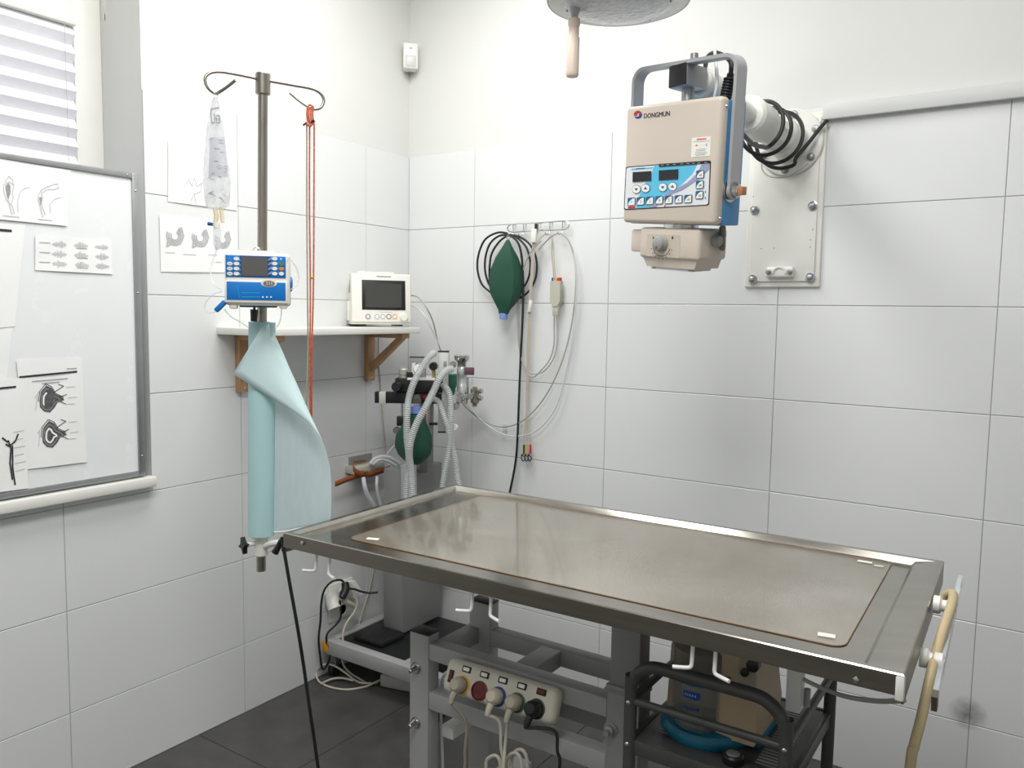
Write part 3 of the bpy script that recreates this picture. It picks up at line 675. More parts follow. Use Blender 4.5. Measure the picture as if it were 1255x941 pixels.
for x0 in (220, 745):
    q = lr(PM, *cr(x0, 705), *cr(x0+85, 758)); B().bx(q[0], q[1], .003, .03, q[2], q[3], .004).out('foot', CREAM, pu, True)
B().lathe([(.017, 0), (.017, .004), (.013, .006), (.012, .004)], (c-.001, .045, (d+e_)/2-.008), (1, 0, 0), 20).out('side_dial', PBLUE, pu, True)
q = LOC(PM, *cr(510, 130), .04); B().torus((q.x, .05, q.z-.004), (0, 1, 0), .008, .0018, 16, 8, -PI/2, PI/2).out('ring_handle', CHROME, pu, True)
pi_ = PM.inverted()@pp(1.44); B().box((pi_.x, .1, 0), (.04, .05, .05), None, .004).out('pole_clamp', BLACK, pu, True)
q = LOC(PM, *cr(485, 745), .06); q2 = LOC(PM, *cr(480, 890), .06)
B().cyl((q.x, .06, q.z+.006), (q.x, .06, q.z-.005), .003).cyl((q.x, .06, q.z-.004), (q2.x, .06, q2.z), .0095, .0075, 14).out('clamp_screw_handle', BLACK, pu, True)

# drip bag, chamber, tubes
hb0 = hl[6]; bp_ = hb0*1; bn = -FH
def bpx(x, y, off=0): return PL(x, y, bp_+bn*off, bn)
bg = thing('infusion_bag', 'clear plastic infusion bag hanging from the left pole hook', 'infusion bag', bpx(265, 255))
outl = [(119, 262, 267), (126, 259, 269), (138, 257, 272), (156, 253, 274), (175, 251.5, 276), (192, 250, 279), (208, 249, 282), (224, 248.5, 283), (240, 250, 282.5), (252, 252, 281), (256, 258, 276)]
for sgn, nm in ((1, 'front_film'), (-1, 'back_film')):
    G = []
    for j, (y, xl, xr) in enumerate(outl):
        row = []
        for k in range(11):
            f = k/10; x = xl+(xr-xl)*f; bul = math.sin(f*PI)**.6*(.001+.014*min(1, max(0, (j-1)/5))*(1 if j < 9 else .4))
            row.append(bpx(x, y, sgn*bul+.0015*math.sin(k*2.1+j*1.7)))
        G.append(row)
    B().grid(G).out(nm, CLEARB, bg, angle=35)
def bagpt(x, y):
    for j in range(len(outl)-1):
        if outl[j][0] <= y <= outl[j+1][0]:
            g = (y-outl[j][0])/(outl[j+1][0]-outl[j][0]); xl = outl[j][1]+(outl[j+1][1]-outl[j][1])*g; xr = outl[j][2]+(outl[j+1][2]-outl[j][2])*g
            f = min(1, max(0, (x-xl)/(xr-xl))); return bpx(x, y, math.sin(f*PI)**.6*(.001+.014*min(1, max(0, (j+g-1)/5)))+.003)
    return bpx(x, y, .004)
BL = mat('bag label', (196, 198, 206), .4, var=.08, scale=40, alpha=.75)
B().grid([[bagpt(x+(y-170)*s_, y) for x, s_ in ((257, -.03), (262, 0), (267, .03), (272, .06), (275.5, .1))] for y in (168, 176, 184, 192, 200, 208, 216)]).out('bag_label', BL, bg, angle=60)
tx = B(); random.seed(3)
for k in range(26):
    x = random.uniform(255, 275); y = random.uniform(170, 248); l = random.uniform(2, 6); a = random.uniform(-.7, .7)
    tx.ribbon([bagpt(x, y), bagpt(x+l*.5, y+l*.3*a), bagpt(x+l, y+l*a)], random.uniform(.0008, .0018), bn, .0006)
tx.out('bag_print', INKG, bg)
tx = B()
for P in ([(258.5, 134), (268, 132)], [(258.5, 134), (259.5, 150)], [(263, 140), (263, 148)], [(259.5, 151), (263.5, 150)], [(265, 142), (269, 141.5), (269.5, 150), (265.5, 151), (265, 142)], [(265, 146), (269, 146)]):
    tx.ribbon([bagpt(*p) for p in P], .0024, bn, .001)
tx.out('bag_marks', INKG, bg)
B().tube([bpx(263, 121), bpx(262, 116, .003), bpx(265, 114, .003), bpx(267, 119)], .0016, 8).out('hanger_loop', CLEAR, bg)
CREAMT = mat('cream tube', (232, 218, 190), .45, var=.03)
B().tube([bpx(263, 254), bpx(265, 264), bpx(264, 274)], .0052, 12).out('port_tube', CREAMT, bg); B().tube([bpx(271, 254), bpx(272, 264), bpx(273, 273)], .0048, 12).out('port_tube', CREAMT, bg)
B().cyl(bpx(255, 274), bpx(262, 275), .0045, .0035, 12).out('vent_cap', PBLUED, bg)
B().cyl(bpx(265, 274), bpx(266, 280), .0085, .0075, 16).out('spike', CREAM, bg)
B().lathe([(.005, 0), (.0095, .005), (.0095, .04), (.006, .048), (.0025, .052)], bpx(266, 279), bpx(267, 310)-bpx(266, 279), 18).out('drip_chamber', CLEAR, bg)
B().tube([bpx(266.5, 304), bpx(262, 316, .0), bpx(258, 332, .01), bpx(262, 348, .03), bpx(272, 355, .05)], .0019, 8).out('drip_line', CLEAR, bg)
tb2 = thing('infusion_tubing', 'thin clear infusion tubing with blue roller clamp beside the pump', 'tubing', bpx(258, 385))
B().tube([bpx(273, 357, .05), bpx(263, 360, .05), bpx(254, 368, .05), bpx(251, 377, .05), bpx(256, 383, .05), bpx(264, 382, .05)], .0019, 8).out('tube_left', CLEAR, tb2)
rcl = [bpx(264.5, 381, .06), bpx(276, 369.5, .06)]; dd_ = (rcl[1]-rcl[0]).normalized(); R3 = Matrix((dd_, bn.cross(dd_).normalized(), dd_.cross(bn.cross(dd_)).normalized())).transposed()
B().box((rcl[0]+rcl[1])/2, ((rcl[1]-rcl[0]).length, .0105, .012), R3, .002).out('roller_clamp', PBLUE, tb2)
B().tube([bpx(351, 314, .04), bpx(361, 324, .03), bpx(366, 338, .02), bpx(364, 349, .02), bpx(356, 355, .03)], .0019, 8).out('tube_right', CLEAR, tb2)
B().tube([bpx(275, 379, .05), bpx(283, 388, .04), bpx(297, 396, .02), bpx(305, 402, .0)], .0017, 8).out('tube_below', CLEAR, tb2)
B().tube([bpx(345, 378, .02), bpx(344, 390, .01), bpx(340, 400, .0), bpx(334, 406, -.01)], .0017, 8).out('tube_below', CLEAR, tb2)

# cords on the right hook
hp_ = hr[6]; bn2 = -FH
def cpx(x, y, off=0): return PL(x, y, hp_+bn2*off, bn2)
cs = thing('rope_bundle', 'red and sand braided cords tied to the right pole hook', 'cord', cpx(380, 548))
for k, (x0, x1, ys, ye) in enumerate(((379.5, 380, 152, 548), (385, 382, 152, 520))):
    B().tube([cpx(x0, ys, .004), cpx(x0-.3, 250, .004), cpx((x0+x1)/2+.6, 350, .003), cpx(x1, 440, .004), cpx(x1, ye, -.03)], .0021, 8).out('red_cord', REDC, cs)
B().tube([cpx(376, 150), cpx(376, 250), cpx(376.8, 350), cpx(377.5, 420), cpx(376, 480, -.01), cpx(374, 540, -.03)], .002, 8).out('sand_cord', GREYC, cs)
for x in (377, 379, 381.5, 384): B().tube([cpx(x, 131, .005), cpx(x-.8, 141, .006), cpx(x+.6, 152, .004)], .0022, 8).out('loop', REDC, cs)
B().tube([cpx(377, 131, .005), cpx(380, 128.5, .004), cpx(384, 131, .005)], .0022, 8).out('loop', REDC, cs)
B().tube([cpx(375.5, 150, .006), cpx(380, 154, .008), cpx(385, 148, .006)], .0035, 8).out('knot', REDC, cs)
B().cyl(cpx(371.5, 153.5, .008), cpx(376, 150.5, .008), .0022).cyl(cpx(381, 151, .009), cpx(385, 147, .009), .003).out('cord_pin', BLACK, cs)
B().ball(cpx(382.5, 340, .005), .0042, n=10).out('bead', YELLOW, cs)

# ================================================================== WHITEBOARD and papers
WBX = .022
wy = (X(168, 210, WBX).y+X(181, 580, WBX).y)/2; wz1 = 1.797; wz0 = .905
bo = thing('whiteboard', 'white board in an aluminium frame standing over the window sill', 'whiteboard', (.011, -1.8, wz0))
B().bx(.002, .016, WY0-.2, wy-.012, wz0+.01, wz1-.01).out('board', mat('board white', (234, 237, 238), .25, var=.01), bo)
B().bx(.001, WBX, wy-.021, wy, wz0, wz1, .002).out('frame_side', ALU, bo)
B().bx(.001, WBX, WY0-.2, wy-.021, wz1-.016, wz1, .002).out('frame_top', ALU, bo); B().bx(.001, WBX, WY0-.2, wy-.021, wz0, wz0+.016, .002).out('frame_bottom', ALU, bo)
for z in (wz1-.05, wz0+.5*(wz1-wz0)+.1, wz0+.06): B().ball((WBX, wy-.011, z), .0035, (.6, 1, 1), 10).out('screw', CHROME, bo)
B().ball((WBX, wy-.035, wz1-.008), .0035, (.6, 1, 1), 10).out('screw', CHROME, bo)

def paper(name, label, cn, x, inks, curl=.004, group=None):
    """cn: 4 pixel corners (tl, tr, br, bl) on plane x; inks: list of (material, width, [polylines in uv])"""
    C = [X(a, c_, x) for a, c_ in cn]
    def uv(u, v, lift=0):
        p = C[0]*(1-u)*(1-v)+C[1]*u*(1-v)+C[2]*u*v+C[3]*(1-u)*v
        return p+Vector((curl*.3*(v**3)*(.4+u)+.0008*math.sin(u*7+v*5)+.0009+lift, 0, 0))
    t = thing(name, label, 'paper', (C[2]+C[3])/2, group=group)
    B().grid([[uv(i/8, j/8) for i in range(9)] for j in range(9)]).out('sheet', PAPER, t, angle=60)
    for nm, mt, wd, PLs in inks:
        if wd == 0:                                   # filled print
            for k, pl in enumerate(PLs): B().prism([uv(u, v, .0008) for u, v in pl], (.0002, 0, 0)).out(nm, mt, t)
            continue
        gs = {'caption': 1, 'title': 1, 'waveform': 14, 'instrument_lines': 5, 'diagram': 5, 'diagram_outline': 5}.get(nm, len(PLs))
        for grp in [PLs[k:k+gs] for k in range(0, len(PLs), gs)]:
            b = B()
            for pl in grp: b.ribbon([uv(u, v, .0012) for u, v in pl], wd, (1, 0, 0))
            b.out(nm, mt, t)
    return t
def arc(cx, cy, rx, ry, a0=0, a1=360, n=18): return [(cx+rx*math.cos(math.radians(a0+(a1-a0)*k/n)), cy+ry*math.sin(math.radians(a0+(a1-a0)*k/n))) for k in range(n+1)]
def lines(x0, x1, ys, jit=0.0): return [[(x0, y), (x1-random.uniform(0, jit), y)] for y in ys]
PXX = WBX-.004
random.seed(5)
# top left drawings sheet
paper('drawing_sheet', 'wide sheet with two pencil anatomy sketches at the board top', [(-70, 182), (86, 209), (82, 277), (-70, 262)], PXX, [
    ('left_sketch', INKL, .0018, [[(.46, .38), (.49, .27), (.52, .31), (.53, .45), (.52, .55), (.53, .62)], [(.45, .42), (.455, .55), (.48, .68), (.51, .74), (.53, .62)], [(.455, .42), (.49, .36), (.535, .4)], [(.52, .74), (.54, .88)], [(.49, .66), (.52, .9)]]),
    ('left_sketch_shading', INKG, 0, [[(.465, .44), (.49, .38), (.505, .44), (.505, .55), (.49, .66), (.478, .6)]]),
    ('left_outline', INKL, .0014, [[(.57, .85), (.565, .66), (.58, .52), (.61, .44), (.66, .4)]]),
    ('right_sketch', INKL, .0018, [[(.9, .27), (.85, .3), (.8, .36), (.755, .42), (.735, .5), (.735, .6), (.755, .72), (.78, .88)], [(.755, .44), (.77, .56), (.76, .66), (.8, .84)], [(.8, .4), (.86, .38), (.91, .33)], [(.77, .46), (.8, .41)]]),
    ('right_sketch_shading', INKG, 0, [[(.742, .55), (.762, .54), (.768, .66), (.755, .68)]]),
    ('right_outline', INKL, .0014, [[(.93, .5), (.87, .55), (.835, .65), (.845, .8)]]),
    ('caption', INKL, .002, [[(.45, .93), (.58, .93)], [(.74, .93), (.86, .93)]])], .006)
paper('text_sheet', 'printed text sheet under the sketches at the board left edge', [(-70, 268), (31, 276), (18, 400), (-70, 408)], PXX-.001, [
    ('heading_bar', INK, .006, [[(.45, .06), (.82, .065)]]), ('text', INKL, .0025, lines(.3, .72, [.2, .26, .45, .5, .55, .68, .74, .86], .2)), ('text', INKG, .003, [[(.6, .34), (.68, .36)]])], .003)
paper('plain_sheet', 'plain white sheet below the text sheet at the board left edge', [(-70, 402), (16, 398), (8, 465), (-70, 470)], PXX-.0022, [('text', INKL, .002, lines(.2, .6, [.3, .5, .7], .2))], .002)
wv = []; cap = []
for j in range(3):
    for k in range(3):
        x0 = .2+.28*k; y0 = .22+.28*j
        for i in range(14):
            f = i/13; h_ = .07*math.sin(f*PI)*(0.5+random.random()); wv.append([(x0+f*.2, y0-h_), (x0+f*.2, y0+h_)])
    cap.append([(.05, .2+.28*j), (.18, .2+.28*j)]); cap.append([(.52, .3+.28*j), (.66, .3+.28*j)])
paper('waveform_strip', 'small sheet with three rows of grey waveforms on the board', [(43, 288), (136, 294), (138, 336), (43, 331)], PXX, [('waveform', INKL, .0022, wv), ('caption', INKG, .0016, cap)], .004)
def blob(cx, cy, sx_, sy_, pts=((-.95, .1), (-.8, -.55), (-.35, -1), (.05, -.8), (.3, -.35), (.85, -.05), (1, .15), (.45, .3), (.2, .65), (-.2, 1), (-.65, .9), (-.95, .55))):
    return [(cx+x*sx_, cy+y*sy_) for x, y in pts]
dr = []; fill = []; wfill = []; gfill = []; wh2 = []; dk = []
for cy in (.37, .70):
    fill.append(blob(.48, cy, .20, .125)); gfill.append(blob(.46, cy+.005, .155, .10)); wfill.append(blob(.43, cy+.01, .085, .065))
    dk += [blob(.48, cy, .22, .14)[:6], [(.5, cy-.05), (.68, cy-.11), (.6, cy-.13)], [(.58, cy+.02), (.7, cy+.06)], [(.6, cy-.01), (.72, cy-.03)], [(.42, cy+.04), (.45, cy-.02)]]
    dr += [[(.72, cy-.1), (.86, cy-.1)], [(.72, cy+.06), (.84, cy+.06)], [(.22, cy-.02), (.3, cy-.08)], [(.22, cy+.1), (.26, cy-.04)], [(.74, cy), (.88, cy)]]
paper('surgery_sheet', 'sheet with two dark eye surgery drawings pinned on the board', [(20, 441), (100, 438), (106, 566), (32, 575)], PXX, [
    ('heading_bar', INK, .005, [[(.02, .155), (.9, .13)]]), ('title', INKG, .0022, [[(.2, .2), (.75, .19)], [(.35, .225), (.62, .22)], [(.75, .1), (.9, .1)]]), ('drawing', mat('dark grey ink', (86, 86, 88), .8, var=.3, scale=80), 0, fill), ('drawing_shade', INKG, .0016, [p_+[p_[0]] for p_ in gfill]), ('drawing_core', PAPER, .0045, [p_+[p_[0]] for p_ in wfill]), ('instrument_lines', INK, .0018, dk), ('notes', INKL, .0016, dr)], .005)
dk = [[(.77, .55), (.8, .62), (.78, .75), (.8, .9)], [(.74, .58), (.78, .6), (.86, .56), (.9, .5)], [(.7, .52), (.76, .56)], [(.82, .6), (.81, .8), (.83, .95)]]
paper('chart_sheet', 'sheet with a dark vertical anatomy drawing at the board lower left', [(-70, 468), (27, 463), (35, 598), (-70, 612)], PXX+.001, [
    ('heading_bar', INK, .005, [[(.4, .09), (.9, .075)]]), ('drawing', INK, .004, dk), ('notes', INKL, .0016, [[(.84, .48+.07*k), (.98-.02*(k % 2), .47+.07*k)] for k in range(6)])], .004)
# papers on the tiles behind the drip bag
sk = [[(.22, .72), (.28, .6), (.33, .7), (.36, .56), (.4, .7), (.47, .62), (.44, .78), (.36, .82), (.38, .98)], [(.36, .82), (.3, .95)], [(.52, .9), (.56, .78), (.62, .74), (.66, .88), (.6, .96)], [(.56, .84), (.63, .82)]]
paper('wall_sketch_sheet', 'faint sketch sheet on the tiles behind the infusion bag', [(206, 171), (290, 183), (290, 258), (206, 247)], .003, [('sketch', INKL, .0022, sk)], .0015)
dr2 = []
for cx in (.2, .52, .82):
    for s_ in (1, .75, .5): dr2.append(arc(cx-.02, .36, .10*s_, .16*s_, -60, 200)); 
    dr2.append([(cx+.06, .2), (cx+.09, .35), (cx+.04, .5)]); dr2.append([(cx-.1, .4), (cx-.12, .55), (cx-.06, .5)])
paper('wall_diagram_sheet', 'sheet with three round organ diagrams on the tiles beside the pump', [(195, 262), (290, 272), (290, 334), (197, 333)], .003, [('diagram', INKL, .0052, dr2), ('diagram_outline', INKG, .0012, dr2), ('caption', INKL, .002, [[(.06, .66), (.18, .66)], [(.28, .68), (.44, .68)], [(.6, .67), (.72, .67)], [(.7, .8), (.78, .8)]])], .0015)

# ================================================================== WALL SHELF + MONITOR
SZ = 1.348; SD = .23; SY1 = -.195; SY0 = X(265, 402, 0).y
sh = thing('wall_shelf', 'white wall shelf carried by two pine brackets', 'shelf', (.1, -.57, 1.12))
B().bx(.002, SD, SY0, SY1, SZ-.023, SZ, .002).out('shelf_board', WHITEM, sh)
for y in (-.247, -.858):
    br = B().bx(.002, .024, y-.019, y+.019, 1.13, SZ-.023, .001).out('bracket_upright', WOOD, sh)
    B().bx(.024, .205, y-.019, y+.019, SZ-.043, SZ-.0235, .001).out('bracket_arm', WOOD, sh)
    B().prism([(.022, y-.012, 1.165), (.022, y-.012, 1.197), (.162, y-.012, SZ-.043), (.196, y-.012, SZ-.043)], (0, .024, 0)).out('bracket_brace', WOOD, sh)
    B().lathe([(.004, 0), (.003, .0015)], (.024, y, 1.145), (1, 0, 0), 10).out('screw', CHROME, br)
MM = frame((0, 0, 0), math.radians(53)); 
mc = Vector((.135, -.335, SZ+.004)); MM = frame(mc, math.radians(53))
mo = thing('patient_monitor', 'cream patient monitor with dark screen standing on the wall shelf', 'monitor', None, MM)
def cm(x, y): return 410+x/10.455, 320+y/10.455
# local frame: front at y = 0
a, c, d, e_ = lr(MM, *cm(205, 150), *cm(980, 800)); d = .006
hgt = e_-d
sd = [(-.0, d), (.0, d+.03), (.012, d+hgt*.98), (.03, d+hgt), (.06, d+hgt), (.135, d+hgt*.5), (.135, d)]
b = B(); b.prism([(a+.004, y, z) for y, z in sd], (c-a-.008, 0, 0)); mb = b.out('body', CREAM, mo, True)
def fy(z): return .012*(z-d-.03)/(hgt*.98-.03)
sl_ = math.atan2(.012, hgt*.98-.03); MF = MM@Matrix.Translation((0, 0, d+.03))@Matrix.Rotation(-sl_, 4, 'X')
MW['mf'] = MF
def mplate(name, x0, y0, x1, y1, mt, y, t, bev=0, par=mo):
    q = lr(MF, x0, y0, x1, y1); b = B().bx(q[0], q[1], y-t, y, q[2], q[3], bev, 3); b.bm.transform(MF); return b.out(name, mt, par)
mplate('front_bezel', *cm(210, 150), *cm(982, 790), CREAM, .004, .01, .006)
mplate('screen_bezel', *cm(345, 240), *cm(905, 632), BLACK, -.006, .0012, .0004)
mplate('screen', *cm(392, 285), *cm(855, 598), SCREEND, -.0072, .0008)
mplate('brand_print', *cm(535, 190), *cm(720, 210), INKG, -.006, .0004)
mplate('caption_print', *cm(565, 650), *cm(735, 660), INKL, -.006, .0004)
for xx, mt in ((425, mat('blue grey ring', (150, 150, 176), .5)), (540, INKL), (615, INKL), (692, INKG), (768, mat('peach ring', (236, 176, 140), .5))):
    q = LOC(MF, *cm(xx, 712)); b = B().torus((q.x, -.0065, q.z), (0, 1, 0), .0085, .0018, 18, 6); b.bm.transform(MF); b.out('button_ring', mt, mo)
    b = B().lathe([(.0065, 0), (.006, .002), (.0005, .0022)], (q.x, -.006, q.z), (0, -1, 0), 16); b.bm.transform(MF); b.out('button', WHITEP, mo)
q = LOC(MF, *cm(880, 725)); b = B().lathe([(.016, 0), (.016, .004), (.014, .016), (.012, .018), (.0005, .018)], (q.x, -.006, q.z), (0, -1, 0), 24); b.bm.transform(MF); b.out('rotary_knob', CREAM, mo)
for x in (a+.03, c-.06): B().bx(x, x+.03, .01, .09, 0, d+.001, .001).out('foot', BLACK, mo, True)
q = lr(MM, *cm(100, 470), *cm(195, 720), .03); B().bx(a-.004, a+.01, .06, .125, d+.012, d+hgt*.46, .003).out('printer_door', CREAM, mo, True)
B().bx(a+.03, c-.06, .028, .06, d+hgt-.002, d+hgt+.008, .003).out('handle_ridge', CREAM, mo, True)
gr = B()
for k in range(4): gr.bx(a+.002, a+.0045, .04+.006*k, .043+.006*k, d+hgt*.62, d+hgt*(.86-.05*k))
gr.out('vent', INKG, mo, True)

# ================================================================== HOOK RAIL on the back wall and what hangs from it
hr_ = thing('hook_rail', 'chrome wire hook rail on the tiled back wall', 'hook rail', Y(660, 283, -.02))
pts = []
L0, L1 = Y(627, 275, -.025), Y(692, 271, -.025); L2, L3 = Y(692, 281, -.025), Y(627, 284, -.025)
mid1 = Y(697.5, 275.5, -.025); mid0 = Y(622, 280, -.025)
pts = [L0, L0.lerp(L1, .33), L0.lerp(L1, .66), L1, mid1, L2, L2.lerp(L3, .33), L2.lerp(L3, .66), L3, mid0]
B().tube(pts, .0024, 8, 5, True).out('wire_frame', CHROME, hr_)
for f in (.02, .22, .5, .72, .95):
    u = L0.lerp(L1, f); v = L3.lerp(L2, f)
    h_ = B().tube([u+Vector((0, .004, 0)), v+Vector((0, .004, 0)), v+Vector((0, -.002, -.014)), v+Vector((0, -.018, -.02)), v+Vector((0, -.03, -.012))], .002, 8).out('hook', CHROME, hr_)
    B().cyl((u.x, u.y, u.z), (u.x, -.0005, u.z), .002, None, 8).out('wall_stub', CHROME, h_)
# black coiled tube
def Yb(x, y, d=.04): return Y(x, y, -d)
coil = [Yb(623, 287, .035)]
bt = thing('black_tube', 'long black tube coiled on the hook rail and hanging to the table', 'tube', Yb(628, 600))
cpt = [(622, 286, .04), (610, 285, .045), (595, 293, .045), (587, 310, .045), (585, 328, .045), (589, 345, .04), (597, 355, .038), (612, 364, .03), (630, 367, .028), (645, 360, .028), (655, 345, .028), (658, 328, .03), (656, 312, .034), (648, 298, .04), (636, 290, .045), (625, 288, .045),
       (612, 289, .05), (601, 298, .05), (595, 315, .05), (595, 335, .045), (602, 352, .036), (618, 362, .034), (635, 357, .034), (646, 345, .034), (650, 325, .036), (646, 305, .04), (636, 293, .045), (627, 288, .05),
       (614, 294, .05), (603, 310, .05), (600, 328, .045), (600, 345, .04)]
B().tube([Y(x, y, -d) for x, y, d in cpt], .0042, 8, 5).out('coil', RUBBER, bt)
B().tube([Y(x, y, -d) for x, y, d in ((625, 288, .055), (634, 296, .055), (639, 312, .05), (641, 345, .04), (640.5, 390, .035), (638, 440, .03), (636, 490, .03), (634.5, 530, .03), (632, 565, .03), (625, 602, .03), (618, 630, .03), (610, 665, .025), (606, 700, .02))], .0046, 8).out('hanging_end', RUBBER, bt)
# green breathing bag
def bag(par, cx_top, rows_, yoff, mt, depth=.03, ridge=None):
    """rows_: (py, xl, xr) silhouette on the plane y = -yoff"""
    G = []
    for (py, xl, xr) in rows_:
        ring = []
        c = Y((xl+xr)/2, py, -yoff); a = Y(xl, py, -yoff); w2 = (Y(xr, py, -yoff)-a).length/2
        R = Vector((.83, .555, 0)); Nn = Vector((.555, -.83, 0))
        for k in range(24):
            th = 2*PI*k/24; cs_, sn = math.cos(th), math.sin(th)
            rr_ = 1-.16*abs(math.sin(2*th))
            if ridge is not None:
                C4 = [(1, 0), (ridge, 1), (-1, 0), (0, -.6), (1, 0)]; sg = k//6; f_ = (k % 6)/6; a4, b4 = C4[sg], C4[sg+1]
                bul = .10*math.sin(f_*PI); ex_ = a4[0]+(b4[0]-a4[0])*f_; ey_ = a4[1]+(b4[1]-a4[1])*f_
                ring.append(c+R*(ex_*(1+bul)*w2)+Nn*(ey_*(1+bul)*min(w2*.75, depth))); continue
            ring.append(c+R*(cs_*w2*1.02)*(1 if abs(cs_) > .98 else rr_)+Nn*(sn*min(w2*.75, depth))*rr_)
        G.append(ring+[ring[0]])
    b = B(); b.grid(G); bmesh.ops.remove_doubles(b.bm, verts=b.bm.verts, dist=1e-5); return b.out('bladder', mt, par, angle=35)
gb = thing('breathing_bag', 'dark green rubber breathing bag hanging by the hook rail', 'breathing bag', Yb(617, 392, .06))
bag(gb, 0, [(294, 621, 624), (302, 617, 627), (315, 610, 633), (330, 604.5, 637), (345, 602.5, 638), (360, 604, 636), (372, 609, 630), (380, 612, 624), (385, 612.5, 622)], .075, GREEN, .034, .42)
B().cyl(Y(617.2, 384, -.075), Y(616.8, 391, -.075), .0155, None, 20, .002).out('collar', BLUEC, gb)
B().torus(Y(623, 291, -.06), (.5, -.8, 0), .007, .0016, 16, 6).out('ring', CHROME, gb)
# ECG lead set and monitor cables
ec = thing('ecg_leads', 'beige electrode lead set with coloured clips hanging from the rail', 'cable', Yb(645, 560))
def yt(name, L_, r, mt, par, n=7): return B().tube([Y(x, y, -d) for x, y, d in L_], r, n).out(name, mt, par)
for k, (dx, xe) in enumerate(((0, 641.5), (1.3, 644.5), (2.4, 648.5))):
    yt('lead', [(655+dx*.5, 284, .05), (653+dx, 300, .05), (651+dx, 330, .045), (648.5+dx, 370, .04), (646.5+dx, 420, .035), (645+dx, 470, .03), (644.5+dx*.8, 510, .03), (xe+.6, 535, .03), (xe, 547, .03)], .0022, CORDB, ec)
for x, mt in ((642, mat('lead green', (20, 84, 60), .5)), (646, YELLOW), (650, REDB)):
    B().cyl(Y(x+.2, 545, -.032), Y(x, 556, -.034), .0042, .0038, 10).out('clip_grip', mt, ec)
    B().tube([Y(x, 555, -.034), Y(x-3, 560, -.036), Y(x-1, 565, -.036), Y(x+1.5, 561, -.034), Y(x-3.5, 557, -.034)], .0022, 6).out('clip_jaw', BLACK, ec)
yt('bundle_tie', [(651, 368, .04), (650, 375, .042), (649, 382, .04)], .008, CREAM, ec, 12)
B().box(Y(654.5, 289, -.055), (.02, .016, .05), (0, 0, .2), .003).out('yoke_clip', CREAM, ec)
B().box(Y(657, 279, -.045), (.008, .012, .03), None, .002).out('black_clip', BLACK, ec)
yt('loop_cable', [(656, 300, .05), (662, 292, .05), (668, 287, .05), (674, 287, .05), (677, 295, .045), (679, 320, .04), (681, 345, .035)], .0022, CORDB, ec)
yt('loop_cable', [(677, 293, .05), (676, 310, .045), (678, 330, .04), (679, 345, .036)], .0022, CORDB, ec)
bxc = Y(680, 361, -.04)
jb = B().prism([bxc+Vector((x, 0, z)) for x, z in ((-.021, .05), (.021, .05), (.022, -.022), (.01, -.043), (-.01, -.043), (-.022, -.022))], (0, .022, 0)).out('junction_box', mat('junction grey', (190, 188, 174), .5), ec)
for k, mt in enumerate((NAVY, YELLOW, REDB)):
    B().box(bxc+Vector((-.013+.013*k, .011, .056)), (.011, .014, .013), None, .001).out('plug_tip', mt, jb)
B().box(bxc+Vector((.0, .011, -.058)), (.024, .016, .04), None, .003).out('connector', mat('junction grey', (190, 188, 174), .5), ec)
for dx in (-2, 2):
    yt('trunk_cable', [(680.5+dx*.6, 382, .035), (681+dx, 400, .03), (681+dx, 420, .03), (676+dx, 440, .03), (664+dx, 455, .03), (653, 460-dx, .03), (644, 452-dx, .03), (638, 435, .03), (635.5-dx*.3, 410, .032), (635-dx*.3, 375, .035), (637, 350, .04), (643, 325, .045), (652, 307, .05), (663, 295, .05)], .0026, CORDG, ec)
# monitor cables
mcab = thing('monitor_cables', 'two pale cables sagging from the monitor to the hook rail', 'cable', Y(640, 533, -.03))
B().tube([X(503, 362, .16), X(512, 364, .2), Y(522, 376, -.2), Y(531, 395, -.16), Y(537, 420, -.12), Y(548, 452, -.08), Y(562, 487, -.05), Y(580, 507, -.04), Y(604, 521, -.03), Y(625, 522, -.03), Y(645, 512, -.03), Y(668, 486, -.03), Y(688, 445, -.03), Y(701, 395, -.03), Y(706, 340, -.035), Y(702, 308, -.04), Y(694, 291, -.05), Y(684, 286, -.05), Y(672, 293, -.045), Y(660, 306, -.045)], .003, 8).out('cable', CORDG, mcab)
B().tube([X(503, 374, .16), X(511, 377, .2), Y(521, 388, -.2), Y(533, 411, -.16), Y(546, 440, -.11), Y(560, 470, -.08), Y(574, 496, -.05), Y(592, 517, -.04), Y(616, 532, -.03), Y(640, 534, -.03), Y(662, 524, -.03), Y(683, 495, -.03), Y(697, 440, -.03), Y(703, 400, -.03), Y(707, 345, -.035), Y(703, 310, -.045)], .0027, 8).out('cable', CORDW, mcab)
ch = Y(619, 527, -.004)
tag(B().bx(ch.x-.011, ch.x+.011, -.006, -.0018, ch.z-.012, ch.z+.024, .001).tube([(ch.x, -.004, ch.z), (ch.x, -.006, ch.z-.02), (ch.x+.002, -.018, ch.z-.028), (ch.x+.002, -.024, ch.z-.018)], .003, 8).out('clear_hook', CLEAR), 'small clear adhesive hook on the back wall below the cables', 'hook')

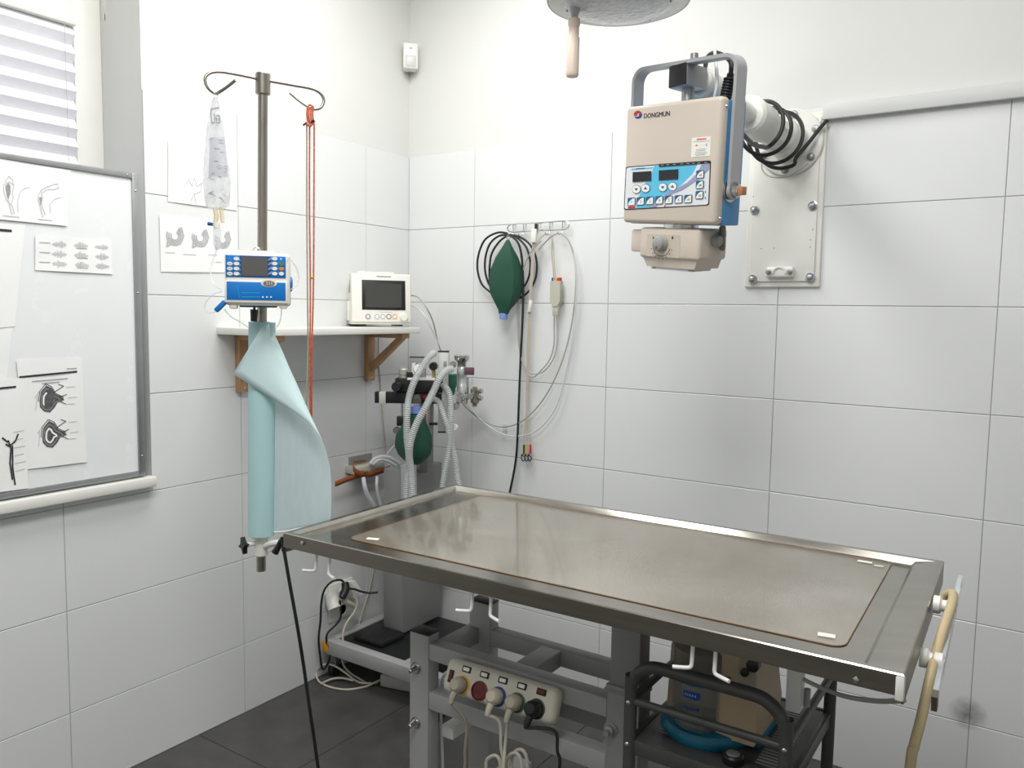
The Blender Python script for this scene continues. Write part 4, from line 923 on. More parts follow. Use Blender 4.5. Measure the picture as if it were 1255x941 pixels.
# ================================================================== ANAESTHESIA MACHINE in the corner
AY = -.27
AR = Vector((FH.y, -FH.x, 0)); AN = -FH; AREF = Vector((.34, -.25, 1.0))
def A(x, y, d=0): return PL(x, y, AREF+AN*d, AN)
an = thing('anaesthesia_machine', 'grey and black anaesthesia machine with clear hoses in the room corner', 'anaesthesia machine', (.28, -.3, 0))
B().bx(.137, .237, -.3, -.06, .155, .80, .006).out('column', MACHG, an)
B().bx(.02, .62, -.51, -.47, .10, .155, .003).out('base_beam', FRAMEG, an); B().bx(.02, .06, -.47, -.05, .10, .155, .003).out('base_beam', FRAMEG, an); B().bx(.40, .44, -.47, -.05, .10, .155, .003).out('base_beam', FRAMEG, an)
B().bx(.06, .40, -.46, -.06, .135, .15, .003).out('base_tray', BLACK, an)
B().bx(.11, .26, -.44, -.31, .15, .175, .008).out('pedal_block', BLACK, an)
for x, y in ((.04, -.465), (.58, -.49), (.04, -.08), (.42, -.08)):
    cst = B().cyl((x-.012, y, .03), (x+.012, y, .03), .029, None, 20, .004).out('castor', RUBBER, an); B().bx(x-.018, x+.018, y-.016, y+.016, .045, .10, .003).out('castor_fork', ALU, cst)
B().bx(.022, .05, -.515, -.508, .11, .15, .001).out('yellow_tape', YELLOW, an)
ms = A(523, 500, -.07)
B().box((ms.x, ms.y, .95), (.04, .04, .32), None, .003).out('mast', MACHG, an)
B().tube([(ms.x, ms.y, .80), (.19, -.2, .79)], .016, 12, 1).out('mast_arm', MACHG, an)
AROT = Matrix((AR, -AN, Vector((0, 0, 1)))).transposed()
def abox(name, x0, y0, x1, y1, d0, d1, mt, bev=.002, par=an):
    f = max(d0, d1); xm = (x0+x1)/2; ym = (y0+y1)/2; c = A(xm, ym, f); wd = (A(x1, ym, f)-A(x0, ym, f)).length; hg = (A(xm, y0, f)-A(xm, y1, f)).length
    return B().box(c-AN*(abs(d1-d0)/2), (wd, abs(d1-d0), hg), AROT, bev).out(name, mt, par)
def acyl(name, x, y0, y1, rpx, d, mt, par=an, prof=None, n=24):
    p = A(x, y1, d); q = A(x, y0, d); r = rpx*3.05/991; h_ = (q-p).length
    pr = prof or [(.001, 0), (1, 0), (1, 1), (.001, 1)]
    return B().lathe([(a_*r, b_*h_) for a_, b_ in pr], p, (0, 0, 1), n).out(name, mt, par)
def akn(name, x, y, rpx, l, d, mt, par=an, n=18):
    p = A(x, y, d); r = rpx*3.05/991; return B().lathe([(r, 0), (r, l*.7), (r*.8, l), (.001, l)], p, (.555, -.83, 0), n).out(name, mt, par)
abox('control_block', 484, 464, 542, 481, -.03, .05, BLACK, .003)
abox('top_plate', 499, 463.2, 533, 466, -.03, .052, CREAM, .001)
br_ = abox('black_bar', 459, 481, 542, 494.5, .0, .035, BLACK, .002)
abox('bar_end_sleeve', 464.5, 480.5, 472.5, 495, -.001, .037, mat('sleeve grey', (196, 196, 192), .4), .001, br_)
k1 = akn('side_knob', 487, 473.5, 6.3, .03, .05, BLACK); 
acyl('absorber_valve', 494.5, 450, 463, 6, .02, mat('valve silver', (190, 188, 178), .35, .5), prof=[(.001, 0), (.9, 0), (.9, .3), (1, .35), (1, .8), (.8, .9), (.8, 1), (.001, 1)])
acyl('valve_seat', 503, 456, 465, 4.5, .03, BLACK); acyl('valve_stem', 507.5, 445, 458, 3.2, .03, CREAM)
p = A(514, 452, .03); B().lathe([(.021, 0), (.022, .006), (.022, .012), (.018, .016), (.016, .014), (.001, .014)], p, (.3, -.93, .15), 28).out('manometer', CHROME, an)
B().lathe([(.0165, .0145), (.0165, .0148), (.001, .015)], p, (.3, -.93, .15), 24).out('manometer_face', WHITEP, an)
acyl('manometer_neck', 517, 458, 466, 5.5, .02, CHROME)
akn('black_dial', 531.5, 448.5, 5.2, .03, .02, BLACK); acyl('brass_stem', 531.5, 454, 466, 2.2, .02, mat('brass', (188, 174, 120), .4, .6))
rp_ = abox('rear_profile', 502, 438.5, 521, 470, -.075, -.035, MACHG); abox('profile_cap', 501.8, 437.2, 521.2, 438.7, -.074, -.036, BLACK, .0005, rp_)
fp = abox('front_profile', 537, 431, 549.5, 529, .0, .035, mat('profile grey', (198, 200, 198), .4, .3)); abox('profile_cap', 536.6, 430, 549.9, 431.6, -.001, .036, BLACK, .0005, fp); abox('profile_cap', 536.6, 528.5, 546, 530.5, -.001, .036, BLACK, .0005, fp)
abox('profile_slot', 543.5, 442.5, 547.5, 449.5, .0352, .036, COLG, .0002, fp)
p = A(556, 446, -.01); B().lathe([(.009, 0), (.009, .02), (.013, .022), (.013, .03)], p, (.555, -.83, 0), 16).out('chrome_nut', CHROME, an)
# vaporizer stack
acyl('vaporizer_top', 566, 435, 449, 9.5, -.02, CHROME, prof=[(.001, 0), (.6, 0), (.62, .35), (.95, .6), (1, .8), (1, .95), (.9, 1), (.001, 1)])
acyl('vaporizer_body', 566, 448, 480, 6.5, -.02, mat('vaporizer glass', (200, 204, 202), .15, .4), prof=[(.001, 0), (1, 0), (1, .25), (.9, .28), (.9, .6), (1, .63), (1, .9), (.7, 1), (.001, 1)])
abox('plum_label', 569, 450.5, 581, 459.5, -.01, .012, PURPLE, .001)
acyl('flow_tube', 563.5, 462, 494, 2.4, -.03, CLEAR); acyl('flow_tube', 572, 462, 490, 2.6, -.03, CHROME)
acyl('green_filter', 554, 458, 484, 6, .02, GREEN2, prof=[(.001, 0), (.45, 0), (.75, .35), (1, .5), (1, .95), (.8, 1), (.001, 1)])
for x, y, r in ((563, 489, 4), (570, 492, 3.6), (577, 485, 4), (559, 497, 5)): akn('fitting', x, y, r, .018, 0, CHROME)
vb = acyl('outlet_valve', 582, 474, 498, 5.5, -.01, mat('nickel', (150, 148, 138), .35, .8), prof=[(.001, 0), (.5, 0), (.5, .12), (.95, .2), (1, .4), (.9, .62), (1, .7), (1, .9), (.5, .92), (.5, 1), (.001, 1)])
for yy in (478.5, 487): 
    p = A(585, yy, 0); B().lathe([(.006, 0), (.006, .014), (.010, .015), (.010, .026), (.004, .028)], p, (.83, -.3, 0), 14).out('valve_tap', CHROME, vb)
abox('valve_arm', 560, 483, 580, 488, -.02, -.005, COLG)
acyl('glass_dome', 511, 483, 497, 5.5, .05, JAR, prof=[(.001, 0), (.6, 0), (.95, .25), (1, .55), (.75, .85), (.2, 1), (.001, 1)])
akn('red_button', 521, 486, 4, .012, .036, REDP)
for x, y0, y1, r in ((492.5, 494, 511, 1.6), (526, 494, 529, 1.4), (529.5, 494, 518, .9)): acyl('rod', x, y0, y1, r, .02, CHROME if x < 500 else COLG)
abox('lower_block', 486, 510.5, 496, 522, .0, .03, BLACK); akn('lower_knob', 486.5, 527, 4.5, .02, .01, mat('nickel', (150, 148, 138), .35, .8))
abox('lower_arm', 526, 518, 536, 521, .01, .025, BLACK, .001); acyl('pink_tube', 523.5, 500, 527, 1.8, .02, mat('pink tube', (196, 160, 152), .5)); acyl('rod_foot', 526.5, 527, 532, 3, .02, COLG)
p = A(557.5, 523.5, .02); B().lathe([(.013, 0), (.014, .012), (.012, .015), (.001, .015)], p, (.4, -.9, .1), 20).out('pressure_gauge', WHITEP, an); B().cyl(A(549, 522, .01), A(557, 523.5, .012), .005).out('gauge_pipe', COLG, an)
# corrugated hoses
hA = [(533, 432, 0.050), (526, 437, 0.070), (516, 452, 0.090), (507.5, 468, 0.105), (501.5, 486, 0.110), (499, 504, 0.135), (498.5, 523, 0.135), (499, 540, 0.130), (501, 556, 0.125), (500.5, 572, 0.125), (498, 604, 0.125), (497, 640, 0.125)]
hB = [(555, 452, 0.055), (547, 454, 0.070), (539, 463, 0.090), (531.5, 479, 0.105), (521.5, 499, 0.145), (511.5, 517, 0.155), (505, 534, 0.155), (502, 548, 0.155), (501.5, 560, 0.145), (503.5, 575, 0.135), (505, 604, 0.135), (505, 640, 0.135)]
for nm, P in (('hose', hA), ('hose', hB)): B().corr([A(*p_) for p_ in P]+[Vector((.30, -.36, .56)), Vector((.25, -.33, .50)), Vector((.235, -.28, .48))], .0125 if P is hA else .0128, 12).out('corrugated_hose', HOSE, an)
B().corr([A(542, 472, .04), A(547.5, 476, .055), A(551.5, 486, .06), A(552.7, 504, .06), A(552, 525, .055), A(553.5, 544, .05), A(557, 560, .045), A(560, 580, .04), A(562, 610, .04), Vector((.40, -.22, .55)), Vector((.31, -.2, .46)), Vector((.235, -.18, .44))], .0115, 12).out('corrugated_hose', HOSE, an)
B().corr([A(531.5, 489, .05), A(538, 493, .06), A(543, 507, .07), A(549, 525, .07), A(551, 545, .06), A(547, 568, .055), A(543, 590, .05), A(540, 615, .05), Vector((.36, -.26, .52)), Vector((.29, -.25, .44)), Vector((.235, -.24, .42))], .0105, 12).out('corrugated_hose', HOSE, an)
# soft clear sleeve under the hoses
B().tube([A(500.5, 570, .085), A(501, 590, .085), A(501.5, 640, .085), Vector((.30, -.35, .60))], .03, 16).out('clear_sleeve', mat('soft sleeve', (205, 208, 210), .3, alpha=.5), an)
g2 = thing('reservoir_bag', 'dark green reservoir bag with blue collar under the anaesthesia machine', 'breathing bag', A(507, 570, .06))
bag(g2, 0, [(507, 504, 516), (514, 501, 518), (522, 496, 520.5), (534, 490.5, 523.5), (546, 489.5, 524), (557, 493, 522.5), (565, 499, 517), (570, 505, 511)], .33, GREEN, .045)
B().cyl(Y(509.8, 498, -.33), Y(509.8, 506.5, -.33), .0195, None, 20, .002).out('collar', BLUEC, g2)
B().tube([Y(508, 569, -.33), Y(508.5, 574, -.33), Y(506.5, 577.5, -.33), Y(505.5, 575, -.33)], .003, 8).out('tail_loop', BLACK, g2)
# strap bracket with white hoses on the left wall
ls = thing('leather_strap', 'tan leather strap buckled around a cream bracket on the left wall', 'strap', X(440, 590, .06))
def cs3(x, y): return 400+x/10.458, 540+y/10.458
SX_ = .07
def S(x, y, xx=SX_): return X(*cs3(x, y), xx)
def band(name, L_, wpx, mt, par, xx=SX_, th=.003):
    P = spline([S(x, y, (z if z is not None else xx)) for x, y, z in L_], 5); hw = wpx/10.458*3.1/991/2
    b = B(); G = [[p+Vector((0, 0, hw)), p-Vector((0, 0, hw))] for p in P]; b.grid(G); return b.out(name, mt, par, angle=60, solid=th)
band('strap_tail', [(112, 552, None), (140, 545, None), (250, 500, None), (380, 455, None), (480, 435, None)], 66, LEATHER, ls)
band('strap_front', [(480, 435, None), (560, 430, None), (680, 395, None), (790, 360, None), (812, 345, .05)], 66, LEATHER, ls, SX_+.002)
band('strap_loop', [(345, 275, .03), (345, 320, .06), (350, 360, .08), (400, 410, .08), (490, 425, .076)], 75, LEATHER, ls)
band('strap_back', [(345, 275, .03), (430, 262, .025), (500, 252, .02)], 22, LEATHER, ls)
p = S(515, 430, .08); B().torus(p, (1, 0, 0), .012, .0022, 4, 6).out('buckle', mat('dark brass', (90, 76, 56), .4, .7), ls)
cbk = thing('hose_bracket', 'cream plastic bracket on the left wall holding white hoses', 'bracket', X(460, 580, .04))
p = S(390, 300, .066); q = S(800, 330, .066); B().bx(.001, .064, p.y, q.y-.02, S(600, 395, .066).z, S(600, 330, .066).z+.008, .003).out('bracket_body', mat('bracket cream', (200, 198, 184), .5), cbk)
B().bx(.001, .012, p.y+.02, q.y-.04, S(600, 395).z-.02, S(600, 300).z+.03, .002).out('back_plate', COLG, cbk)
wh = thing('white_hoses', 'pair of white hoses arching through the bracket beside the machine', 'hose', S(600, 780, .09))
B().tube([S(475, 470, .09), S(490, 580, .1), S(530, 700, .1), S(590, 800, .1), S(680, 940, .1)], .0085, 10).out('hose', CORDW, wh); B().tube([S(650, 460, .09), S(645, 560, .1), S(660, 680, .1), S(690, 780, .1), S(720, 930, .1)], .0065, 10).out('hose', CORDW, wh)
B().tube([S(560, 300, .075), S(610, 240, .08), S(700, 205, .09), S(800, 215, .1), S(890, 265, .11), S(970, 335, .12)], .0075, 10).out('hose', CORDW, wh)
B().tube([S(600, 305, .09), S(650, 260, .1), S(720, 245, .1), S(800, 265, .11), S(880, 315, .12), S(960, 375, .13)], .0065, 10).out('hose', CORDW, wh)
B().tube([S(780, 180, .07), S(850, 90, .09), S(930, 10, .12)], .0045, 8).out('hose', CORDW, wh)
wc = thing('wall_cable', 'thin beige cable running down the left wall below the shelf', 'cable', X(470, 560, .01))
B().tube([X(464, 414, .012), X(464, 440, .006), X(467, 480, .006), X(470, 520, .006), X(473, 550, .008), X(474, 575, .012), X(473, 600, .01), X(466, 640, .008), X(459, 690, .01), X(452, 725, .015), X(441, 760, .03), X(436, 790, .03)], .0026, 8).out('cable', CORDB, wc)

# outlet and cords
def co4(x, y): return 380+x/5.885, 690+y/5.885
def O(x, y, xx=.03): return X(*co4(x, y), xx)
ou = thing('wall_outlet', 'white double wall outlet low on the left wall', 'outlet', X(420, 748, 0))
o0 = O(120, 350, .006); o1 = O(330, 130, .006)
B().bx(.0015, .012, o0.y+.01, o1.y-.02, .20, .35, .004).out('plate', WHITEP, ou); B().lathe([(.024, 0), (.024, .003), (.02, .003), (.018, -.004)], (.012, (o0.y+o1.y)/2, .30), (1, 0, 0), 20).out('socket', WHITEP, ou); B().lathe([(.024, 0), (.024, .003), (.02, .003), (.018, -.004)], (.012, (o0.y+o1.y)/2, .235), (1, 0, 0), 20).out('socket', WHITEP, ou)
ad = thing('plug_adapter', 'white multi plug adapter in the low wall outlet', 'adapter', O(180, 340, .05))
B().tube([O(160, 220, .018), O(165, 280, .03), O(180, 330, .045)], .027, 16).out('adapter_body', WHITEP, ad); B().prism([O(260, 130, .03), O(300, 120, .03), O(360, 210, .04), O(290, 245, .03)], (.02, 0, 0)).out('adapter_wing', WHITEP, ad)
bpg = thing('black_plug', 'black plug with looping black cords in the wall outlet', 'plug', O(235, 260, .06))
B().tube([O(250, 140, .06), O(255, 190, .07), O(230, 250, .075)], lambda f: .016-.004*abs(f-.5), 12).out('plug_body', BLACK, bpg)
B().tube([O(250, 145, .06), O(220, 122, .06), O(160, 132, .055), O(105, 190, .04), O(82, 280, .03), O(75, 420, .025), O(62, 540, .02), O(72, 660, .02), O(88, 760, .02), O(115, 745, .03), O(140, 690, .05), O(142, 640, .05), O(118, 560, .045), O(130, 500, .045), O(190, 440, .05), O(222, 380, .055), O(215, 270, .065)], .0042, 8).out('cord', RUBBER, bpg)
B().tube([O(260, 182, .06), O(320, 188, .07), O(370, 205, .08), O(430, 215, .1), O(490, 210, .12)], .0042, 8).out('cord', RUBBER, bpg)
bpl = thing('beige_plug', 'beige plug with a pale cord in the low wall outlet', 'plug', O(280, 300, .06))
B().tube([O(245, 270, .06), O(280, 290, .065), O(318, 308, .065)], lambda f: .014-.006*f, 12).out('plug_body', CORDB, bpl)
fz = .005
B().tube([O(330, 250, .07), O(340, 290, .075), O(320, 350, .075), O(270, 420, .08), O(240, 490, .085), O(235, 560, .09), O(228, 650, .095), O(245, 740, .10), Z(431, 826, .02), Z(441, 832, fz), Z(452, 838, fz), Z(463, 836, .012)], .004, 8).out('cord', CORDB, bpl)
pbk = thing('power_brick', 'grey power supply brick lying on the floor under the machine', 'power supply', Z(480, 842, 0))
c0 = Z(463, 836, .02); c1 = Z(505, 834, .02); dd_ = (c1-c0); dd_.z = 0; ang = math.atan2(dd_.y, dd_.x)
cc = c0+dd_*.62; cc.z = .0245
B().box(cc, (.13, .062, .047), (0, 0, ang-.5), .006).out('brick_case', mat('brick grey', (190, 188, 182), .5), pbk)
B().tube([cc+Vector((-.055, .045, 0)), Z(456, 838, .012), Z(445, 842, fz), Z(425, 845, fz), Z(405, 842, fz), Z(391, 835, fz), Z(388, 824, .02), Z(395, 815, .05), Z(408, 815, .05), Z(423, 824, .03), Z(434, 833, .006), Z(444, 837, fz), Z(455, 837, .01)], .004, 8).out('cord', CORDB, pbk)
B().tube([Z(393, 838, fz+.006), Z(407, 832, .012), Z(420, 831, .012), Z(433, 834, .014)], .004, 8).out('cord', CORDB, pbk)

# ================================================================== X-RAY HEAD, ARM, PLATE, TRUNKING
R_ = Matrix.Rotation(math.radians(-17.716), 3, 'Z')@Matrix.Rotation(math.radians(4.993), 3, 'X')@Matrix.Rotation(math.radians(5.43), 3, 'Y')
HM = Matrix.Translation(Vector((1.537, -.893, 1.747)))@R_.to_4x4()
xr = thing('xray_generator', 'beige and blue portable x-ray generator in an aluminium yoke', 'x-ray unit', None, HM)
W2, H2, DP = .1355, .1315, .088
B().bx(-W2, W2, 0, .03, -H2, H2, .010, 4).out('front_cover', BEIGE, xr, True)
B().bx(-W2+.002, W2-.002, .026, DP, -H2-.002, H2-.006, .003).out('rear_case', BLUEP, xr, True)
for s in (-1, 1):
    for z in (H2-.02, -H2+.014): B().lathe([(.004, 0), (.003, .0025), (.0005, .003)], (s*W2, .018, z), (s, 0, 0), 10).out('screw', CHROME, xr, True)
def cx(x, y): return 760+x/6.275, 110+y/6.275
def hp2(x, y, ly=0): return LOC(HM, *cx(x, y), ly)
def pol(name, P, mt, y, t=.0006, par=xr): 
    return B().prism([(q.x, y, q.z) for q in (hp2(*p_) for p_ in P)], (0, -t, 0)).out(name, mt, par, True)
def rpoly(P, f=.05, n=4):
    q = []; m_ = len(P)
    for i in range(m_):
        a_, b_, c_ = P[i-1], P[i], P[(i+1) % m_]
        for k in range(n+1):
            t = k/n; s0 = (b_[0]+(a_[0]-b_[0])*f*(1-t)**2, b_[1]+(a_[1]-b_[1])*f*(1-t)**2); q.append((s0[0]+(c_[0]-b_[0])*f*t*t, s0[1]+(c_[1]-b_[1])*f*t*t))
    return q
pnl = [(45, 592), (700, 542), (685, 888), (30, 925)]
pb_ = pol('panel_border', rpoly(pnl, .04), BLACK, -.0001, .0008)
ins = [(52, 599), (693, 550), (679, 882), (37, 917)]
pol('panel_base', rpoly(ins, .04), mat('panel white', (224, 228, 232), .35, var=.01), -.0008, .0005, pb_)
pol('panel_cyan', [(268, 585), (610, 558), (560, 650), (480, 730), (380, 790), (330, 815), (240, 905), (125, 912), (135, 850), (185, 740), (240, 650)], CYAN, -.0012, .0004, pb_)
pol('panel_cyan_tab', [(95, 606), (262, 594), (255, 606), (85, 620)], CYAN, -.0012, .0004, pb_)
pol('panel_white_sweep', [(610, 558), (650, 555), (600, 640), (520, 720), (420, 780), (370, 800), (340, 820), (330, 815), (380, 790), (480, 730), (560, 650)], mat('panel white', (224, 228, 232), .35), -.0016, .0004, pb_)
pol('panel_grey_sweep', [(640, 556), (692, 552), (688, 610), (600, 690), (480, 770), (400, 800), (330, 850), (280, 900), (225, 906), (300, 840), (380, 785), (520, 715), (600, 640)], LILAC, -.002, .0004, pb_)
pol('panel_black_strip', [(303, 570), (695, 548), (695, 566), (306, 594)], BLACK, -.0024, .0004, pb_)
for xx in (320, 362, 412, 470, 518, 560, 600, 655):
    pol('strip_print', [(xx, 578-(xx-303)*.058), (xx+22, 577-(xx-303)*.058), (xx+22, 583-(xx-303)*.058), (xx, 584-(xx-303)*.058)], INKG, -.0028, .0002, pb_)
pol('model_print', [(125, 604), (195, 599), (195, 606), (125, 611)], TEALK, -.0016, .0002, pb_)
for P in ([(103, 634), (245, 625), (245, 700), (102, 710)], [(305, 620), (453, 611), (452, 687), (304, 697)]): pol('display', P, DISPLAY, -.0024, .0008, pb_)
def circ(x, y, r, n=16): return [(x+r*math.cos(2*PI*k/n), y+r*math.sin(2*PI*k/n)) for k in range(n)]
for x, y, up in ((132, 765, 0), (203, 758, 1), (335, 750, 0), (410, 744, 1)):
    kb = pol('arrow_key_ring', circ(x, y, 34), TEALK, -.002, .0006, pb_); pol('arrow_key', circ(x, y, 30), WHITEP, -.0026, .0008, pb_)
    pol('arrow', [(x-14, y+(8 if up else -8)), (x+14, y+(8 if up else -8)), (x, y+(-13 if up else 13))], TEALK, -.0034, .0003, pb_)
TX = Matrix(((1, 0, 0, 0), (0, 0, -1, 0), (0, 1, 0, 0), (0, 0, 0, 1)))
def txt(name, s_, x, y, size, mt, lift, bold=0, align='CENTER', rot=0):
    q = hp2(x, y); b = B().text(s_, Matrix.Translation((q.x, -lift, q.z))@Matrix.Rotation(rot, 4, 'Y')@TX, size, bold, align); return b.out(name, mt, pb_, True)
def key(x, y, s_, last=None):
    pol('key_frame', rpoly([(x-30, y-29), (x+31, y-33), (x+29, y+29), (x-32, y+33)], .18), TEALK, -.0024, .0008, pb_)
    pol('key_face', [(x+24, y-27), (x+24, y+22), (x+18, y+26), (x-24, y+28), (x-26, y+20), (x-18, y+2), (x-4, y-14), (x+10, y-23)], WHITEP, -.0032, .0004, pb_)
    if s_: txt('key_digit', s_, x+2, y+4, .0088, INK, .0038, .0)
    elif last: pol('key_symbol', [(x-8, y+4), (x+14, y-8), (x+14, y+14), (x-8, y+14)], last, -.0036, .0002, pb_)
for k, (x, y) in enumerate(((95, 860), (165, 856), (236, 852), (308, 848), (381, 845), (456, 841))): key(x, y, str(k+1))
key(530, 838, '', TAN); key(623, 650, '', TAN); key(620, 729, '', INKG); key(617, 808, '', TAN)
pol('red_print', [(65, 899), (120, 896), (120, 910), (65, 913)], REDB, -.002, .0004, pb_); pol('red_print', [(346, 886), (355, 886), (355, 898), (346, 898)], REDB, -.0026, .0004, pb_)
for y in (785, 830): pol('blue_tick', [(658, y-6), (664, y-6), (664, y+6), (658, y+6)], NAVY, -.0024, .0004, pb_)
stk = pol('warning_label', [(553, 370), (699, 357), (692, 507), (546, 520)], WHITEP, -.0001, .0004)
pol('warning_heading', [(590, 377), (664, 371), (664, 383), (590, 389)], mat('orange print', (230, 110, 70), .5), -.0005, .0002, stk)
pol('warning_dot', circ(588, 428, 8, 10), mat('orange print', (230, 110, 70), .5), -.0005, .0002, stk)
for y, x0, x1 in ((399, 563, 690), (458, 585, 665), (470, 588, 655), (482, 578, 668), (494, 574, 670), (503, 585, 655)): pol('label_line', [(x0, y), (x1, y-7), (x1, y-3), (x0, y+4)], INKG, -.0005, .0002, stk)
pol('label_beam', [(600, 427), (660, 422), (660, 424), (600, 429)], mat('pink print', (230, 190, 186), .5), -.0005, .0002, stk); pol('label_mark', [(660, 415), (678, 412), (664, 424), (680, 432), (662, 434)], LILAC, -.0005, .0002, stk)
# round red and blue emblem and the maker's name
n = 14; ex, ey, er = 138, 192, 32
red = [(ex+er*math.cos(a_), ey+er*.98*math.sin(a_)) for a_ in [math.radians(175+185*k/n) for k in range(n+1)]]+[(ex+18, ey-6), (ex+4, ey-12), (ex-8, ey-6), (ex-4, ey+8), (ex-20, ey+10)]
blu = [(ex+er*math.cos(a_), ey+er*.98*math.sin(a_)) for a_ in [math.radians(-5+160*k/n) for k in range(n+1)]]+[(ex-6, ey+16), (ex+8, ey+10), (ex+6, ey-4), (ex+18, ey-8)]
pol('emblem_red', red, mat('emblem red', (178, 40, 44), .5), -.0001, .0004); pol('emblem_blue', blu, mat('emblem blue', (16, 70, 150), .5), -.0001, .0004)
qa = hp2(181, 205); qb = hp2(388, 184); wN = qb.x-qa.x; rotN = -math.atan2(qb.z-qa.z, wN)
b = B()
for k, (dx, dz) in enumerate(((0, 0), (.0005, 0), (.001, 0), (.0005, .0004))): b.text('DONGMUN', Matrix.Translation((qa.x+dx, -.0004-.00005*k, qa.z+dz))@Matrix.Rotation(rotN, 4, 'Y')@Matrix.Diagonal((1.06, 1, 1.06, 1))@TX, .0137, 0.0)
b.out('maker_name', mat('name ink', (40, 40, 44), .6), xr, True)
# collimator box
cbz = -H2-.010
PR = [(-.088, 0), (.088, 0), (.088, -.066), (.066, -.092), (-.06, -.092), (-.088, -.066)]
cb = B(); 
for yv in (0,): cb.bx(-.089, .089, .012, .112, cbz-.070, cbz, .008, 3); 
cb.prism([(-.082, .018, cbz-.066), (.082, .018, cbz-.066), (.07, .022, cbz-.09), (-.07, .022, cbz-.09)], (0, .086, 0))
cm_ = cb.out('collimator', BEIGE, xr, True)
B().bx(-.122, -.088, .018, .08, cbz-.058, cbz-.006, .005).out('side_box', BEIGE, xr, True)
B().cyl((0, .055, cbz), (0, .055, -H2-.001), .04).out('swivel', CHROME, xr, True)
B().bx(-.06, .06, .025, .095, cbz-.096, cbz-.0895, .001).out('window_plate', mat('window plate', (214, 216, 216), .3), xr, True)
for x in (-.05, .055): B().lathe([(.008, 0), (.006, .004)], (x, .03, cbz-.0905), (0, 0, -1), 12).out('foot_screw', COLG, xr, True)
def c7(x, y): return 755+x/7.844, 255+y/7.844
def col_plate(name, x0, y0, x1, y1, mt, y, t): return plate(HM, xr, name, *c7(x0, y0), *c7(x1, y1), mt, y, t, ly=.012)
dp = col_plate('dial_plate', 300, 248, 610, 480, BEIGED, .012, .0005)
q = LOC(HM, *c7(440, 340), .012)
kb = B().lathe([(.019, 0), (.019, .003), (.017, .005), (.0155, .016), (.013, .018), (.0005, .018)], (q.x, .0115, q.z), (0, -1, 0), 28).out('dial_knob', mat('knob grey', (150, 152, 148), .4), xr, True)
B().bx(q.x-.0008, q.x+.0008, -.0072, -.0062, q.z-.011, q.z-.006).out('knob_mark', BLACK, kb, True)
ar = B(); ar.ribbon([(q.x+.027*math.cos(math.radians(a_)), .0112, q.z+.027*math.sin(math.radians(a_))-.002) for a_ in range(200, 341, 10)], .0014, (0, -1, 0))
for a_ in range(200, 341, 20): ar.ribbon([(q.x+.031*math.cos(math.radians(a_)), .0112, q.z+.031*math.sin(math.radians(a_))-.002), (q.x+.034*math.cos(math.radians(a_)), .0112, q.z+.034*math.sin(math.radians(a_))-.002)], .0016, (0, -1, 0))
for x, y in ((362, 288), (545, 285)):
    u = LOC(HM, *c7(x, y), .012); ar.prism([(u.x-.003, .0114, u.z), (u.x, .0114, u.z+.004), (u.x+.003, .0114, u.z), (u.x, .0114, u.z-.004)], (0, -.0003, 0))
ar.out('dial_scale', INK, dp, True)
B().bx(.0888, .0895, .045, .085, cbz-.058, cbz-.006).out('side_plate', BEIGED, xr, True)
B().lathe([(.014, 0), (.014, .003), (.012, .014), (.010, .016), (.0005, .016)], (.0895, .064, cbz-.026), (1, 0, 0), 24).out('side_knob', mat('knob grey', (150, 152, 148), .4), xr, True)
B().tube([(.098, .078, -H2-.002), (.098, .08, -H2-.02), (.099, .082, -H2-.045), (.094, .088, -H2-.055)], .0055, 12).cyl((.098, .078, -H2-.005), (.098, .08, -H2-.028), .0075).out('cable_gland', mat('nickel dark', (120, 116, 108), .4, .7), xr, True)
# yoke
YY = .046; YW = .034; YT = .0075; yx = W2+.012; yz = H2+.088; yr = .034
cl = [(-yx, -.06)]
for k in range(9): a_ = PI-PI/2*k/8; cl.append((-yx+yr+yr*math.cos(a_), yz-yr+yr*math.sin(a_)))
for k in range(9): a_ = PI/2-PI/2*k/8; cl.append((yx-yr+yr*math.cos(a_), yz-yr+yr*math.sin(a_)))
cl.append((yx, -.06))
inn = []
cl_i = [(-yx+YT, -.06)]
for k in range(9): a_ = PI-PI/2*k/8; cl_i.append((-yx+yr+(yr-YT)*math.cos(a_), yz-yr+(yr-YT)*math.sin(a_)))
for k in range(9): a_ = PI/2-PI/2*k/8; cl_i.append((yx-yr+(yr-YT)*math.cos(a_), yz-yr+(yr-YT)*math.sin(a_)))
cl_i.append((yx-YT, -.06))
b = B(); R0 = []
for (x, z), (xi, zi) in zip(cl, cl_i):
    R0.append([b.bm.verts.new((x, YY-YW/2, z)), b.bm.verts.new((x, YY+YW/2, z)), b.bm.verts.new((xi, YY+YW/2, zi)), b.bm.verts.new((xi, YY-YW/2, zi))])
b._skin(R0); yk = b.out('yoke', YOKE, xr, True, angle=30)
for s in (-1, 1):
    B().lathe([(.019, 0), (.019, YT+.0)], (s*(yx-YT), YY, -.06), (s, 0, 0), 28).out('yoke_eye', YOKE, yk, True)
    B().lathe([(.024, 0), (.024, .004), (.012, .005)], (s*(W2-.002), YY, -.06), (s, 0, 0), 28).out('pivot_washer', CHROME, xr, True)
    B().lathe([(.015, 0), (.015, .008), (.011, .01), (.011, .014)], (s*yx, YY, -.06), (s, 0, 0), 24).out('pivot_nut', CHROME, xr, True)
    if s > 0: B().box((s*(yx+.019), YY, -.06), (.012, .018, .018), (0, 0, 0), .002).out('pivot_end', BROWNP, xr, True)
